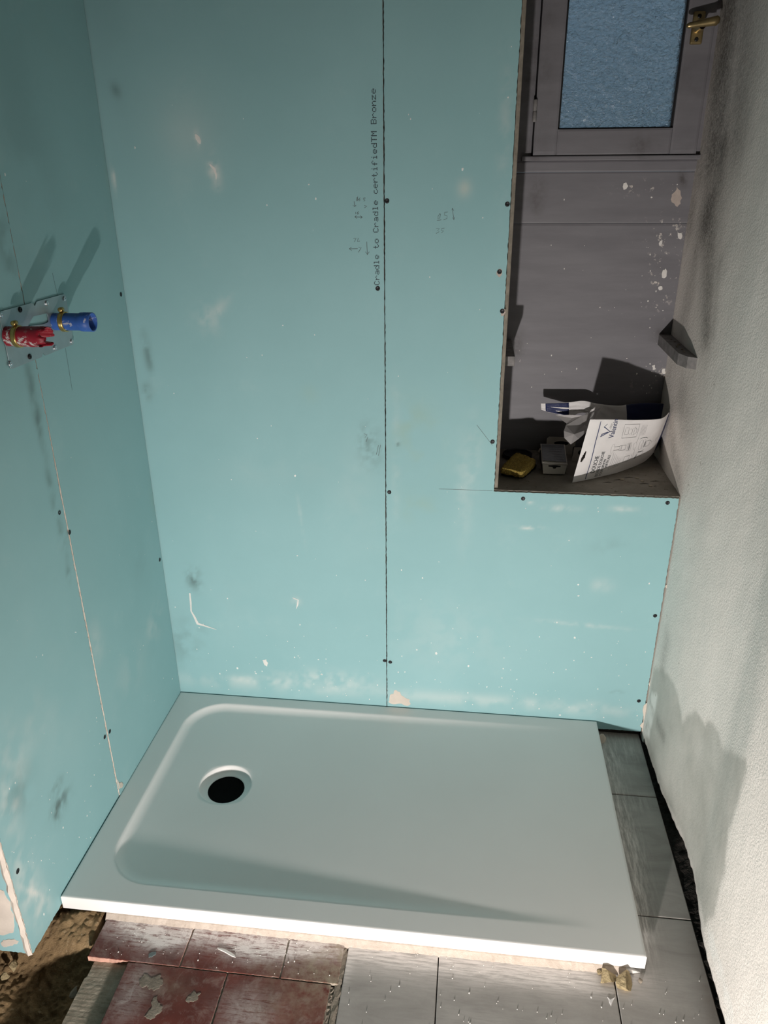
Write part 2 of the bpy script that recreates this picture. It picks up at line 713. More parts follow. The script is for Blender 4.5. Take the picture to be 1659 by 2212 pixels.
# ------------------------------------------------------------------ shared screw meshes
def screw_mesh(r=.0042):
    bm = bmesh.new()
    k = 10
    rings = [(r * 1.25, .0005), (r * 1.05, .0002), (r * .8, -.0006 + .0012), (r * .25, .0002)]
    prev = None
    for rr, h in rings:
        cur = [bm.verts.new((rr * math.cos(2 * math.pi * i / k), rr * math.sin(2 * math.pi * i / k), h)) for i in range(k)]
        if prev:
            for i in range(k):
                bm.faces.new((prev[i], prev[(i + 1) % k], cur[(i + 1) % k], cur[i]))
        prev = cur
    bm.faces.new(prev)
    me = bpy.data.meshes.new('screw')
    bm.to_mesh(me)
    bm.free()
    me.materials.append(M['screw'])
    return me


SCREW = screw_mesh()


def place_on(name, me, parent, p, normal):
    o = bpy.data.objects.new(name, me)
    COL.objects.link(o)
    q = Vector(normal).to_track_quat('Z', 'Y')
    o.rotation_mode = 'QUATERNION'
    o.rotation_quaternion = q
    o.location = Vector(p)
    if parent:
        o.parent = parent
        o.matrix_parent_inverse = Matrix.Translation(-_world(parent))
    return o


NY = (0, -1, 0)
NXP = (1, 0, 0)
NZ = (0, 0, 1)

# ================================================================== STRUCTURE
# ---- back wall
wall_back = empty('wall_back')
tag(wall_back, 'back wall of green moisture-resistant plasterboard behind the tray', kind='structure')
box('wall_core', -.3, NX - .002, .016, .40, -.12, CEIL, 'backing', wall_back)
box('wall_core', NX - .002, XR + .3, .016, .40, -.12, SILL - .034, 'backing', wall_back)
box('wall_core', NX - .002, XR + .3, .016, .40, 2.16, CEIL, 'backing', wall_back)


def bw(u, w, d): return (u, d, w)


def pxb(u, v):
    p = PY(u, v, 0)
    return p[0], p[2]


def S(u, v, ra, rb, ang, ch, st, ns=0):
    a, b = pxb(u, v)
    return (a, b, ra, rb, ang, ch, st, ns)


spA = [
    S(462, 370, .012, .030, .15, 1, .9, 60), S(426, 300, .007, .014, .1, 1, 1.0, 50), S(400, 290, .05, .05, 0, 1, .12, 0),  # last spot paints a faint pale highlight into the paper
    S(450, 690, .03, .03, 0, 1, .35, 60), S(470, 670, .04, .012, .8, 1, .35, 80), S(410, 280, .09, .09, 0, 1, .10),  # last spot is the wider part of that painted highlight
    S(320, 770, .010, .05, .05, 0, .55, 40), S(318, 845, .012, .018, 0, 0, .55, 45), S(250, 195, .010, .014, .4, 0, .45),
    S(418, 1250, .02, .03, 0, 0, .75, 60), S(400, 1390, .05, .07, 0, 0, .32, 26), S(415, 1360, .03, .03, 0, 0, .35, 30),
    S(600, 1480, .35, .022, 0, 1, .30, 24), S(700, 1470, .12, .03, 0, 1, .5, 50), S(560, 1470, .10, .012, 0, 1, .5, 50),
    S(650, 1120, .004, .06, .1, 1, .25, 50), S(770, 1080, .05, .12, 0, 1, .10, 12), S(815, 960, .02, .06, 0, 0, .18, 60),
    S(790, 940, .015, .03, 0, 0, .35, 90), S(800, 975, .03, .04, 0, 0, .30, 90), S(610, 1010, .18, .05, .2, 1, .06, 12),
    S(245, 380, .004, .03, 0, 1, .8, 40), S(670, 850, .02, .02, 0, 2, .25, 0), S(520, 1330, .2, .1, 0, 1, .05, 12),
    S(640, 1300, .012, .012, 0, 1, .5, 90), S(760, 200, .1, .2, 0, 0, .08, 6), S(240, 100, .05, .2, 0, 0, .10, 6),
]
spB = [
    S(1003, 407, .014, .017, 0, 1, .42, 0), S(1003, 407, .010, .012, 0, 2, .5, 0), S(890, 950, .06, .09, .2, 2, .65, 14),
    S(900, 1090, .05, .04, 0, 2, .4, 20), S(700, 1100, .03, .05, 0, 1, .2, 20), S(1145, 1140, .028, .005, 0, 1, .9, 70),
    S(1210, 1098, .04, .008, 0, 1, .45, 50), S(1345, 1100, .03, .008, 0, 1, .5, 60), S(1140, 1085, .012, .006, 0, 1, .6, 60),
    S(1000, 1510, .3, .02, 0, 1, .38, 24), S(1250, 1530, .15, .02, 0, 1, .38, 24), S(1315, 1180, .04, .02, .2, 0, .13, 40),
    S(1300, 1265, .025, .018, 0, 1, .35, 30), S(1000, 1070, .02, .13, .05, 1, .16, 40), S(1020, 1000, .02, .1, 0, 1, .2, 50),
    S(1330, 1495, .02, .006, 0, 0, .35, 60), S(855, 1000, .01, .2, 0, 1, .15, 30), S(1090, 280, .012, .12, 0, 1, .25, 50),
    S(1260, 1350, .1, .006, -.05, 1, .4, 60), S(960, 1380, .15, .10, 0, 1, .12, 30), S(860, 960, .004, .004, 0, 0, .8, 0),
    S(1040, 870, .05, .15, 0, 2, .15, 10),
]
ZB0 = .030                     # lower edge of the boards behind the tray
usA = np.linspace(.0, JOINT - .0012, 124)
wsA = np.linspace(ZB0 - .012, CEIL - .02, 440)
panelA = board('plasterboard_panel', wall_back, usA, wsA, None, bw, .0125, spA, .0005, 'wide green plasterboard sheet left of the vertical joint')
usB = np.concatenate([np.linspace(JOINT + .0012, NX, 56), np.linspace(NX, XR - .003, 90)[1:]])
wsB = np.concatenate([np.linspace(ZB0 - .012, SILL - .003, 140), np.linspace(SILL - .003, CEIL - .02, 340)[1:]])
panelB = board('plasterboard_panel', wall_back, usB, wsB, lambda u, w: u < NX or w < SILL - .003, bw, .0125, spB, .0007,
               'green plasterboard sheet cut out around the window niche')

for i, (u, v) in enumerate([(836, 434), (841, 1063), (843, 1430), (1064, 954), (1130, 1077), (1442, 1086), (1415, 1330), (1380, 1514), (1096, 441), (1079, 587), (1085, 672)]):
    place_on('screw', SCREW, panelB, PY(u, v, 0) + np.array([0, -.0002, 0]), NY)
for u, v in [(816, 623), (831, 1427)]:
    place_on('screw', SCREW, panelA, PY(u, v, 0) + np.array([0, -.0002, 0]), NY)
# crumbled gypsum craters round the two bad screws and a scar at the joint foot
for u, v in [(1079, 588), (1086, 673)]:
    c = PY(u, v, 0)
    poly_prism('gypsum_crater', [c + np.array([.006 * math.cos(a) * RNG.uniform(.7, 1.3), 0, .009 * math.sin(a) * RNG.uniform(.7, 1.2) - .002]) for a in np.linspace(0, 6.28, 10)[:-1]], NY, .00025, 'bare', panelB, .2, 1)
poly_prism('torn_paper_scar', [PY(u, v, 0) for u, v in [(839, 1516), (842, 1502), (850, 1499), (853, 1491), (861, 1494), (866, 1500), (873, 1505), (884, 1510), (887, 1521), (860, 1520)]], NY, .0006, 'cream', panelB, .22, 2)

for pts in ([(1404, 1470), (1411, 1462), (1409, 1500), (1402, 1520), (1400, 1500)], [(1400, 1515), (1406, 1512), (1399, 1550), (1391, 1575), (1386, 1580), (1390, 1555)], [(1437, 1265), (1442, 1262), (1440, 1285), (1436, 1288)]):
    poly_prism('plaster_crumble', [PY(u, v, 0) for u, v in pts], NY, .002, 'cream', panelB, .25, 2)

# dot-matrix print running up the joint
G5 = dict(C=('01110', '10001', '10000', '10000', '10000', '10001', '01110'), r=('00000', '00000', '10110', '11001', '10000', '10000', '10000'),
          a=('00000', '00000', '01110', '00001', '01111', '10001', '01111'), d=('00001', '00001', '01101', '10011', '10001', '10001', '01111'),
          l=('01100', '00100', '00100', '00100', '00100', '00100', '01110'), e=('00000', '00000', '01110', '10001', '11111', '10000', '01110'),
          t=('01000', '01000', '11100', '01000', '01000', '01001', '00110'), o=('00000', '00000', '01110', '10001', '10001', '10001', '01110'),
          c=('00000', '00000', '01110', '10000', '10000', '10001', '01110'), i=('00100', '00000', '01100', '00100', '00100', '00100', '01110'),
          f=('00110', '01001', '01000', '11100', '01000', '01000', '01000'), T=('11111', '00100', '00100', '00100', '00100', '00100', '00100'),
          M=('10001', '11011', '10101', '10101', '10001', '10001', '10001'), B=('11110', '10001', '10001', '11110', '10001', '10001', '11110'),
          n=('00000', '00000', '10110', '11001', '10001', '10001', '10001'), z=('00000', '00000', '11111', '00010', '00100', '01000', '11111'))
msg = 'Cradle to Cradle certifiedTM Bronze'
b0, b1 = PY(819, 615, 0), PY(811, 190, 0)      # baseline from foot to head
adv = (b1 - b0) / (len(msg) * 6 - 1)
upv = np.array([-1.0, 0, adv[0] / adv[2]]) * .00172
V, Fs = [], []
for ci, ch in enumerate(msg):
    if ch == ' ':
        continue
    for r in range(7):
        for c in range(5):
            if G5[ch][r][c] == '1':
                p = b0 + adv * (ci * 6 + c) + upv * (6 - r) + np.array([RNG.uniform(-.0001, .0001), -.00015, RNG.uniform(-.0001, .0001)])
                k = len(V)
                for q in range(6):
                    a = q * math.pi / 3
                    V.append(p + np.array([.00095 * math.cos(a), 0, .00120 * math.sin(a)]))
                Fs.append(tuple(range(k, k + 6)))
mesh('printed_lettering', V, Fs, 'ink', panelA)['label'] = 'grey dot-matrix print reading Cradle to Cradle certifiedTM Bronze'


def pen(lists, w=.0011):
    return [[(PY(u, v, 0), w) for u, v in st] for st in lists]


# pencilled numbers and arrows (pixel polylines on the boards)
def z1(x, y, s=350 / 1548): return (700 + x * s, 150 + y * s)


pa = [[z1(288, 1260), z1(292, 1312), z1(276, 1298)], [z1(292, 1312), z1(306, 1296)],
      [z1(314, 1222), z1(312, 1258)], [z1(322, 1215), z1(318, 1258)], [z1(345, 1225), z1(328, 1245), z1(336, 1258), z1(346, 1246), z1(330, 1242)],
      [z1(396, 1228), z1(376, 1230), z1(378, 1242), z1(392, 1248), z1(380, 1260)],
      [z1(384, 1300), z1(410, 1306), z1(386, 1322)], [z1(302, 1362), z1(304, 1382)], [z1(332, 1356), z1(316, 1372), z1(322, 1386), z1(334, 1374), z1(318, 1372)],
      [z1(294, 1408), z1(366, 1412)], [z1(310, 1396), z1(294, 1408), z1(314, 1424)], [z1(346, 1398), z1(366, 1412), z1(350, 1424)],
      [z1(282, 1616), z1(306, 1612), z1(290, 1648)], [z1(326, 1610), z1(320, 1644), z1(342, 1640)],
      [z1(240, 1714), z1(322, 1712)], [z1(262, 1698), z1(240, 1714), z1(264, 1730)], [z1(330, 1698), z1(356, 1702), z1(328, 1748)],
      [z1(408, 1645), z1(414, 1770)], [z1(396, 1742), z1(414, 1770), z1(432, 1742)],
      [z1(380, 3480), z1(410, 3490), z1(390, 3520), z1(420, 3510), z1(400, 3560)], [z1(520, 3590), z1(500, 3680)], [z1(540, 3585), z1(520, 3690)]]
ribbons('pencil_marks', pen(pa), NY, .00018, 'pencil', panelA)['label'] = 'faint pencilled numbers and arrows'
pb = [[z1(1108, 1376), z1(1090, 1400), z1(1088, 1428), z1(1106, 1420), z1(1112, 1385), z1(1106, 1374)], [z1(1080, 1444), z1(1120, 1436)],
      [z1(1182, 1362), z1(1152, 1366), z1(1150, 1392), z1(1176, 1398), z1(1174, 1424), z1(1142, 1438)],
      [z1(1226, 1324), z1(1240, 1438)], [z1(1220, 1346), z1(1226, 1324), z1(1240, 1350)], [z1(1228, 1414), z1(1240, 1438), z1(1250, 1410)],
      [z1(1072, 1522), z1(1104, 1520), z1(1084, 1542), z1(1100, 1550), z1(1070, 1568)], [z1(1150, 1516), z1(1124, 1520), z1(1120, 1538), z1(1142, 1542), z1(1122, 1562)],
      [(948, 1056), (1064, 1060)], [(1030, 918), (1064, 962)]]
ribbons('pencil_marks', pen(pb, .0009), NY, .00018, 'pencil', panelB)['label'] = 'pencilled 15 and 35 with an upright arrow'

# plaster scratches and dabs
dabs = [[((410, 1281), .004), ((412, 1300), .005), ((413, 1320), .004), ((420, 1332), .006), ((427, 1347), .008), ((440, 1351), .005), ((468, 1360), .001)],
        [((632, 1291), .002), ((644, 1296), .003), ((643, 1306), .004), ((640, 1315), .001)],
        [((422, 290), .003), ((427, 298), .010), ((431, 306), .008), ((433, 311), .002)],
        [((453, 355), .003), ((463, 365), .006), ((467, 378), .004), ((467, 388), .001)]]
ribbons('plaster_scratch', [[(PY(*p, 0), w) for p, w in d] for d in dabs], NY, .0005, 'plaster_dab', panelA)
poly_prism('plaster_dab', [PY(u, v, 0) for u, v in [(567, 1426), (575, 1424), (579, 1432), (577, 1440), (572, 1437), (569, 1431)]], NY, .0008, 'plaster_dab', panelA, .15, 1)


def flecks(name, parent, n, region, plane, mat, smin, smax, seed, bias=None):
    rn = random.Random(seed)
    V, Fs = [], []
    (a0, a1), (c0, c1) = region
    done = 0
    while done < n:
        a, c = rn.uniform(a0, a1), rn.uniform(c0, c1)
        if bias and rn.random() > bias(a, c):
            continue
        done += 1
        r = rn.uniform(smin, smax) * (1 if rn.random() < .85 else 1.8)
        k = len(V)
        m = 5
        el = rn.uniform(.6, 1.7)
        for layer, sc in ((.0001, 1.0), (.0005, .6)):
            for q in range(m):
                t = q * 2 * math.pi / m + rn.uniform(-.3, .3)
                da, dc = r * sc * math.cos(t), r * sc * el * math.sin(t)
                V.append(plane(a + da, c + dc, layer))
        for q in range(m):
            Fs.append((k + q, k + (q + 1) % m, k + m + (q + 1) % m, k + m + q))
        Fs.append(tuple(range(k + m, k + 2 * m)))
    o = mesh(name, V, Fs, mat, parent)
    o['kind'] = 'stuff'
    return o


flecks('paint_flecks', panelA, 90, ((.02, .60), (.06, 1.6)), lambda a, c, d: (a, -d, c), 'white_paint', .0007, .0019, 3, lambda a, c: .08 + max(0, 1 - c / .38))
flecks('paint_flecks', panelB, 110, ((.63, 1.31), (.05, .70)), lambda a, c, d: (a, -d, c), 'white_paint', .0007, .0020, 4, lambda a, c: .1 + max(0, 1 - c / .42))
flecks('paint_flecks', panelB, 14, ((.63, .87), (.70, 1.7)), lambda a, c, d: (a, -d, c), 'white_paint', .0007, .0016, 5)

# ---- left wall
wall_left = empty('wall_left')
tag(wall_left, 'left wall of green plasterboard with the water inlets', kind='structure')
YE = -.812
box('wall_core', -.10, -.0132, YE + .002, .016, .024, CEIL, 'backing', wall_left)
YJ = -.4125


def pxl(u, v):
    p = PX(u, v, 0)
    return p[1], p[2]


def SL(u, v, ra, rb, ang, ch, st, ns=0):
    a, b = pxl(u, v)
    return (a, b, ra, rb, ang, ch, st, ns)


spF = [SL(205, 1390, .03, .05, 0, 1, .28, 24), SL(330, 1350, .05, .04, .5, 1, .35, 26), SL(300, 1200, .05, .1, 0, 0, .10, 14),
       SL(330, 1080, .02, .05, 0, 2, .25, 0), SL(180, 1100, .05, .1, 0, 2, .12, 10), SL(230, 380, .01, .05, 0, 2, .2, 0), SL(280, 1450, .08, .06, 0, 1, .15, 20),
       SL(100, 40, .1, .1, 0, 2, .18, 8), SL(80, 560, .03, .02, 0, 1, .15, 20), SL(50, 330, .1, .2, 0, 0, .15, 10)]
spN = [SL(85, 925, .012, .05, .05, 0, .62, 34), SL(105, 1035, .010, .03, .05, 0, .45, 40), SL(120, 1100, .012, .035, .05, 0, .62, 34), SL(135, 1165, .012, .04, .05, 0, .62, 34),
       SL(148, 1240, .008, .016, 0, 0, .6, 40), SL(65, 830, .014, .06, 0, 0, .5, 30), SL(45, 590, .01, .05, 0, 0, .45, 30), SL(10, 530, .02, .06, 0, 0, .45, 30),
       SL(130, 1735, .032, .022, .1, 0, .85, 70), SL(122, 1700, .022, .012, 0, 0, .6, 80), SL(122, 1765, .01, .02, 0, 0, .5, 60),
       SL(40, 1700, .04, .06, .2, 0, .30, 30), SL(20, 1740, .03, .05, 0, 1, .7, 30), SL(25, 1650, .05, .06, 0, 1, .35, 20), SL(55, 1900, .03, .09, 0, 1, .6, 40),
       SL(85, 1960, .03, .05, .2, 1, .5, 50), SL(75, 1560, .05, .05, 0, 1, .2, 20), SL(110, 1500, .1, .2, 0, 1, .08, 10), SL(75, 1930, .006, .05, .5, 1, .9, 60)]
panelF = board('plasterboard_panel', wall_left, np.linspace(YJ + .0004, -.0024, 84), np.linspace(.040, CEIL - .02, 440), None,
               lambda u, w, d: (.0022 - d, u, w), .0145, spF, .0006, 'green plasterboard strip between the corner and the left wall joint')
panelN = board('plasterboard_panel', wall_left, np.linspace(YE, YJ - .0016, 82), np.linspace(.022, CEIL - .02, 440), None,
               lambda u, w, d: (.0024 * float(np.clip((w - .75) / .35, 0, 1)) - d, u, w), .0125, spN, .0016, 'green plasterboard sheet at the free end of the left wall')
for u, v in [(150, 1150), (345, 1209), (237, 1580), (261, 636)]:
    place_on('screw', SCREW, panelF, PX(u, v, .0024), NXP)
for u, v in [(23, 513), (128, 1107), (226, 1592), (38, 1882)]:
    place_on('screw', SCREW, panelN, PX(u, v, .0002), NXP)
ribbons('pencil_line', [[(PX(113, 590, .0022), .0009), (PX(128, 655, .0022), .0009)], [(PX(141, 752, .0022), .0009), (PX(156, 843, .0022), .0009)]], NXP, .0002, 'pencil', panelF)
ribbons('pencil_line', [[(PX(19, 642, 0), .0008), (PX(22, 668, 0), .0008)], [(PX(48, 786, 0), .0008), (PX(60, 845, 0), .0008)]], NXP, .0002, 'pencil', panelN)
poly_prism('torn_paper_scar', [PX(u, v, .0022) for u, v in [(253, 1684), (258, 1691), (266, 1694), (263, 1702), (257, 1704)]], NXP, .001, 'cream', panelF, .2, 1)
flecks('paint_flecks', panelN, 60, ((-.80, -.42), (.05, .9)), lambda a, c, d: (d, a, c), 'white_paint', .0006, .0016, 8, lambda a, c: .15 + max(0, 1 - c / .4))
flecks('paint_flecks', panelF, 24, ((-.40, -.02), (.08, 1.5)), lambda a, c, d: (.0022 + d, a, c), 'white_paint', .0006, .0014, 9)
# return at the free end of the wall: raw board edge, then a patched green face
ret = board('return_panel', wall_left, np.linspace(-.10, -.0135, 20), np.linspace(.022, CEIL - .02, 300), None,
            lambda u, w, d: (u, YE + d - .0005, w), .012, [], .0010, 'narrow green return face with cream plaster patches')
V, Fs = [], []
rn = random.Random(5)
nn = 150
for j in range(nn):
    z = .020 + j * (CEIL - .05) / (nn - 1)
    w0 = -.0150 + rn.uniform(-.002, .002)
    w1 = -.0006 + rn.uniform(-.0012, .0004)
    V += [(w0, YE - .0004, z), ((w0 + w1) / 2 + rn.uniform(-.002, .002), YE - .0035 - rn.uniform(0, .0025), z + rn.uniform(-.003, .003)), (w1, YE - .0015 + rn.uniform(-.001, .001), z)]
for j in range(nn - 1):
    k = 3 * j
    Fs += [(k, k + 1, k + 4, k + 3), (k + 1, k + 2, k + 5, k + 4)]
mesh('raw_board_edge', V, Fs, 'cream', wall_left)
for pts in ([(-.075, .20), (-.050, .21), (-.022, .195), (-.017, .155), (-.020, .11), (-.026, .085), (-.040, .075), (-.060, .070), (-.085, .085), (-.09, .15)],
            [(-.045, .058), (-.030, .061), (-.022, .055), (-.026, .049), (-.034, .046), (-.046, .038), (-.058, .034), (-.062, .045), (-.055, .055)],
            [(-.05, .42), (-.03, .44), (-.02, .36), (-.018, .27), (-.03, .24), (-.05, .26), (-.06, .33)]):
    poly_prism('plaster_patch', [(a, YE - .0006, b) for a, b in pts], NY, .0010, 'cream', wall_left, .16, 2)

# ---- right wall: old uneven plaster, bulging forward near the camera
ys = np.concatenate([np.linspace(-1.12, NB + .01, 190)])
zs = np.linspace(0, 1, 260)
Yg, T = np.meshgrid(ys, zs, indexing='ij')
foot = .004 + .010 * vnoise(Yg, Yg * 0, 9, 3) + .028 * np.clip((-Yg) / .8, 0, 1) + .012 * vnoise(Yg, Yg * 0, 75, 2)
foot = np.where(Yg > -.02, -.02, foot)
Zg = foot + T * (1.95 - foot)


def wall_off(y, z):
    """positive = away from the room"""
    yt = np.linspace(-1.5, .6, 421)
    ot = np.interp(yt, [-1.5, -1.1, -.8, -.64, -.50, -.40, -.20, -.05, .6], [-.034, -.024, -.013, -.008, .015, .018, .003, 0, 0])
    kr = np.exp(-(np.arange(-16, 17) * .005 / .030) ** 2)
    ot = np.convolve(np.pad(ot, 16, mode='edge'), kr / kr.sum(), mode='valid')
    o = np.interp(y, yt, ot)                 # bulge near the camera, recess behind it
    o = o + .004 * (fbm(y, z, 3.0, 4, 3) - .5) + .0030 * (fbm(y, z, 11, 9, 3) - .5)
    return o


Xg = XR + wall_off(Yg, Zg)
st = np.zeros(Yg.shape + (3,))


def poly_mask(A, B, poly, soft):
    """signed softness inside a polygon"""
    P = np.array(poly)
    inside = np.zeros(A.shape, bool)
    dist = np.full(A.shape, 9.0)
    for i in range(len(P)):
        x0, y0 = P[i]
        x1, y1 = P[(i + 1) % len(P)]
        cond = ((y0 > B) != (y1 > B)) & (A < (x1 - x0) * (B - y0) / (y1 - y0 + 1e-12) + x0)
        inside ^= cond
        dx, dy = x1 - x0, y1 - y0
        t = np.clip(((A - x0) * dx + (B - y0) * dy) / (dx * dx + dy * dy + 1e-12), 0, 1)
        dist = np.minimum(dist, np.hypot(A - x0 - t * dx, B - y0 - t * dy))
    sd = np.where(inside, dist, -dist)
    return np.clip(.5 + sd / soft, 0, 1)


def rw(*pts): return [tuple(PX(u, v, XR)[1:]) for u, v in pts]


wA = Yg + .022 * (fbm(Yg, Zg, 30, 2) - .5)
wB = Zg + .022 * (fbm(Yg, Zg, 30, 6) - .5)
fil = poly_mask(wA, wB, rw((1412, 1440), (1440, 1452), (1460, 1500), (1468, 1560), (1478, 1545), (1492, 1540), (1505, 1562), (1515, 1556), (1530, 1580), (1545, 1612),
                           (1568, 1618), (1590, 1628), (1618, 1640), (1625, 1672), (1600, 1730), (1580, 1790), (1575, 1870), (1548, 1985), (1530, 2000), (1500, 1930), (1450, 1780), (1400, 1640), (1390, 1580)), .014)
st[..., 1] = fil * (.55 + .5 * fbm(Yg, Zg, 12, 12))
wht = poly_mask(wA, wB, rw((1536, 2005), (1552, 2020), (1563, 2060), (1578, 2110), (1600, 2180), (1604, 2212), (1585, 2212), (1576, 2140), (1560, 2100), (1550, 2070)), .006)
wht = np.maximum(wht, poly_mask(wA, wB, rw((1405, 1490), (1420, 1500), (1402, 1600), (1388, 1585)), .01))
st[..., 2] = wht * np.clip((fbm(Yg, Zg, 50, 3) - .2) * 3, 0, 1)


def streak(p0, p1, w0, w1, s):
    a0, b0_ = PX(*p0, XR)[1:]
    a1, b1_ = PX(*p1, XR)[1:]
    dx, dy = a1 - a0, b1_ - b0_
    t = np.clip(((Yg - a0) * dx + (Zg - b0_) * dy) / (dx * dx + dy * dy), 0, 1)
    d = np.hypot(Yg - a0 - t * dx, Zg - b0_ - t * dy)
    return s * np.exp(-(d / (1.5 * (w0 + (w1 - w0) * t))) ** 2)


stk = np.maximum.reduce([streak((1580, -20), (1540, 330), .075, .06, .8), streak((1545, 150), (1512, 380), .03, .03, .5), streak((1556, 330), (1530, 470), .055, .050, .85), streak((1615, -20), (1590, 300), .06, .05, .55),
                         streak((1538, 470), (1526, 720), .05, .028, .62), streak((1556, 560), (1540, 720), .012, .012, .35), streak((1470, 850), (1480, 900), .03, .05, .25),
                         streak((1445, 900), (1465, 1040), .03, .02, .35), streak((1520, 480), (1470, 720), .03, .03, .35), streak((1505, 360), (1490, 480), .03, .03, .45),
                         streak((1420, 1560), (1430, 1590), .012, .014, .5), streak((1440, 1380), (1430, 1440), .02, .02, .3), streak((1400, 1610), (1520, 2030), .012, .016, .35)])
st[..., 0] = np.clip(stk * (.65 + .9 * fbm(Yg, Zg, 9, 4)), 0, 1)
n0, n1 = Yg.shape
V = np.stack([Xg, Yg, Zg], -1).reshape(-1, 3)
idx = np.arange(n0 * n1).reshape(n0, n1)
Q = np.stack([idx[:-1, :-1], idx[:-1, 1:], idx[1:, 1:], idx[1:, :-1]], -1).reshape(-1, 4)
wall_right = empty('wall_right')
tag(wall_right, 'right wall of uneven old white plaster with a grey filler patch', kind='structure')
# the plaster has thickness: lower lip turns back into the crack
lip = []
base_n = len(V)
V = np.concatenate([V, np.stack([Xg[:, 0] + .03, Yg[:, 0], Zg[:, 0] + .002], -1)])
Q = np.concatenate([Q, np.stack([idx[:-1, 0], idx[1:, 0], base_n + np.arange(1, n0), base_n + np.arange(n0 - 1)], -1)])
wr = mesh('plaster_face', V, Q, 'plaster', wall_right, True)
set_stain(wr, np.concatenate([st.reshape(-1, 3), np.zeros((n0, 3))]))
o = box('plaster_face', XR - .004, XR + .06, YF, -1.119, .05, CEIL, 'plaster', wall_right)
set_stain(o, np.zeros((8, 3)))
o = box('plaster_face', XR + .004, XR + .06, -1.12, NB + .05, 1.949, CEIL, 'plaster', wall_right)
set_stain(o, np.zeros((8, 3)))
box('wall_core', XR + .045, XR + .16, YF, .40, -.1, CEIL, 'cavity', wall_right)
# grit filling the open crack at the foot of the plaster
V, Fs = [], []
yy = np.linspace(-1.1, -.02, 200)
for k in range(6):
    xx = XR - .004 + .012 * k
    for y in yy:
        V.append((xx, y, -.012 + .004 * k + .016 * float(fbm(y * 1.0, xx, 70, 5, 3)) + (.006 if k > 2 else 0)))
for k in range(5):
    for j in range(len(yy) - 1):
        a = k * len(yy) + j
        Fs.append((a, a + len(yy), a + len(yy) + 1, a + 1))
mesh('crack_grit', V, Fs, 'cavity', wall_right)['kind'] = 'stuff'

# ---- rest of the room behind the camera
tag(box('wall_front', XL - .1, XR + .2, YF - .1, YF, -.1, CEIL, mat_plain('dim_room_plaster', (.24, .22, .20), .9, .1, 4)), 'plain plastered wall behind the camera', kind='structure')
tag(box('wall_side', XL - .1, XL, YF, .4, -.1, CEIL, mat_plain('dim_room_plaster_b', (.26, .24, .22), .9, .1, 4)), 'far side wall of the room beyond the left wall', kind='structure')
tag(box('wall_rear', XL, -.10, .016, .40, -.1, CEIL, mat_plain('dim_room_plaster_c', (.46, .44, .41), .9, .1, 4)), 'rear wall hidden behind the left partition', kind='structure')
tag(box('ceiling', XL - .1, XR + .2, YF - .1, .5, CEIL, CEIL + .1, mat_plain('ceiling_paint', (.20, .19, .18), .9, .08, 4)), 'plain ceiling above the shower', kind='structure')

# ---- niche: panelled back, jamb, sill
niche = empty('trim_1')
tag(niche, 'grey painted wooden panelling lining the window niche', kind='structure')


def plank(name, x0, x1, z0, z1, yf, parent, spots=(), nx=60, nz=24, th=.02, mat='wood', bev=.0012):
    xs = np.linspace(x0, x1, nx)
    zz = np.linspace(z0, z1, nz)
    A, B = np.meshgrid(xs, zz, indexing='ij')
    V = [(a, yf + (bev if (i in (0, nx - 1) or j in (0, nz - 1)) else 0), b) for i, a in enumerate(xs) for j, b in enumerate(zz)]
    id_ = np.arange(nx * nz).reshape(nx, nz)
    Fs = [tuple(q) for q in np.stack([id_[:-1, :-1], id_[1:, :-1], id_[1:, 1:], id_[:-1, 1:]], -1).reshape(-1, 4)]
    k = len(V)
    ring = [id_[i, 0] for i in range(nx)] + [id_[-1, j] for j in range(1, nz)] + [id_[i, -1] for i in range(nx - 2, -1, -1)] + [id_[0, j] for j in range(nz - 2, 0, -1)]
    for r in ring:
        V.append((V[r][0], yf + th, V[r][2]))
    m = len(ring)
    for i in range(m):
        Fs.append((ring[(i + 1) % m], ring[i], k + i, k + (i + 1) % m))
    o = mesh(name, V, Fs, mat, parent)
    st = np.zeros((len(V), 3))
    st[:nx * nz] = stain_field(A.ravel(), B.ravel(), list(spots))
    set_stain(o, st)
    return o


def pn(u, v):
    p = PY(u, v, NB)
    return p[0], p[2]


def SN(u, v, ra, rb, ang, ch, st, ns=0):
    a, b = pn(u, v)
    return (a, b, ra, rb, ang, ch, st, ns)


nsp = [SN(1160, 420, .02, .05, 0, 0, .5, 30), SN(1475, 385, .008, .018, .3, 0, 1.0, 0), SN(1380, 405, .05, .012, 0, 1, .9, 0), SN(1440, 500, .05, .03, 0, 1, .75, 0),
       SN(1440, 570, .03, .06, 0, 1, .85, 0), SN(1430, 620, .03, .05, 0, 1, .8, 0), SN(1415, 815, .05, .03, 0, 1, .9, 0), SN(1425, 725, .02, .015, 0, 0, .8, 0), SN(1115, 745, .02, .04, 0, 0, .6, 0),
       SN(1122, 765, .008, .02, .3, 1, .9, 0), SN(1280, 900, .2, .05, 0, 0, .25, 10)]
NLX = .892
plank('plank', NLX - .01, XR + .02, 1.4375, 1.4615, NB - .004, niche, nsp, 70, 8)
plank('plank', NLX - .01, XR + .02, 1.3205, 1.4370, NB, niche, nsp, 90, 34)
plank('plank', NLX - .01, XR + .02, SILL - .03, 1.3195, NB + .001, niche, nsp, 110, 130)
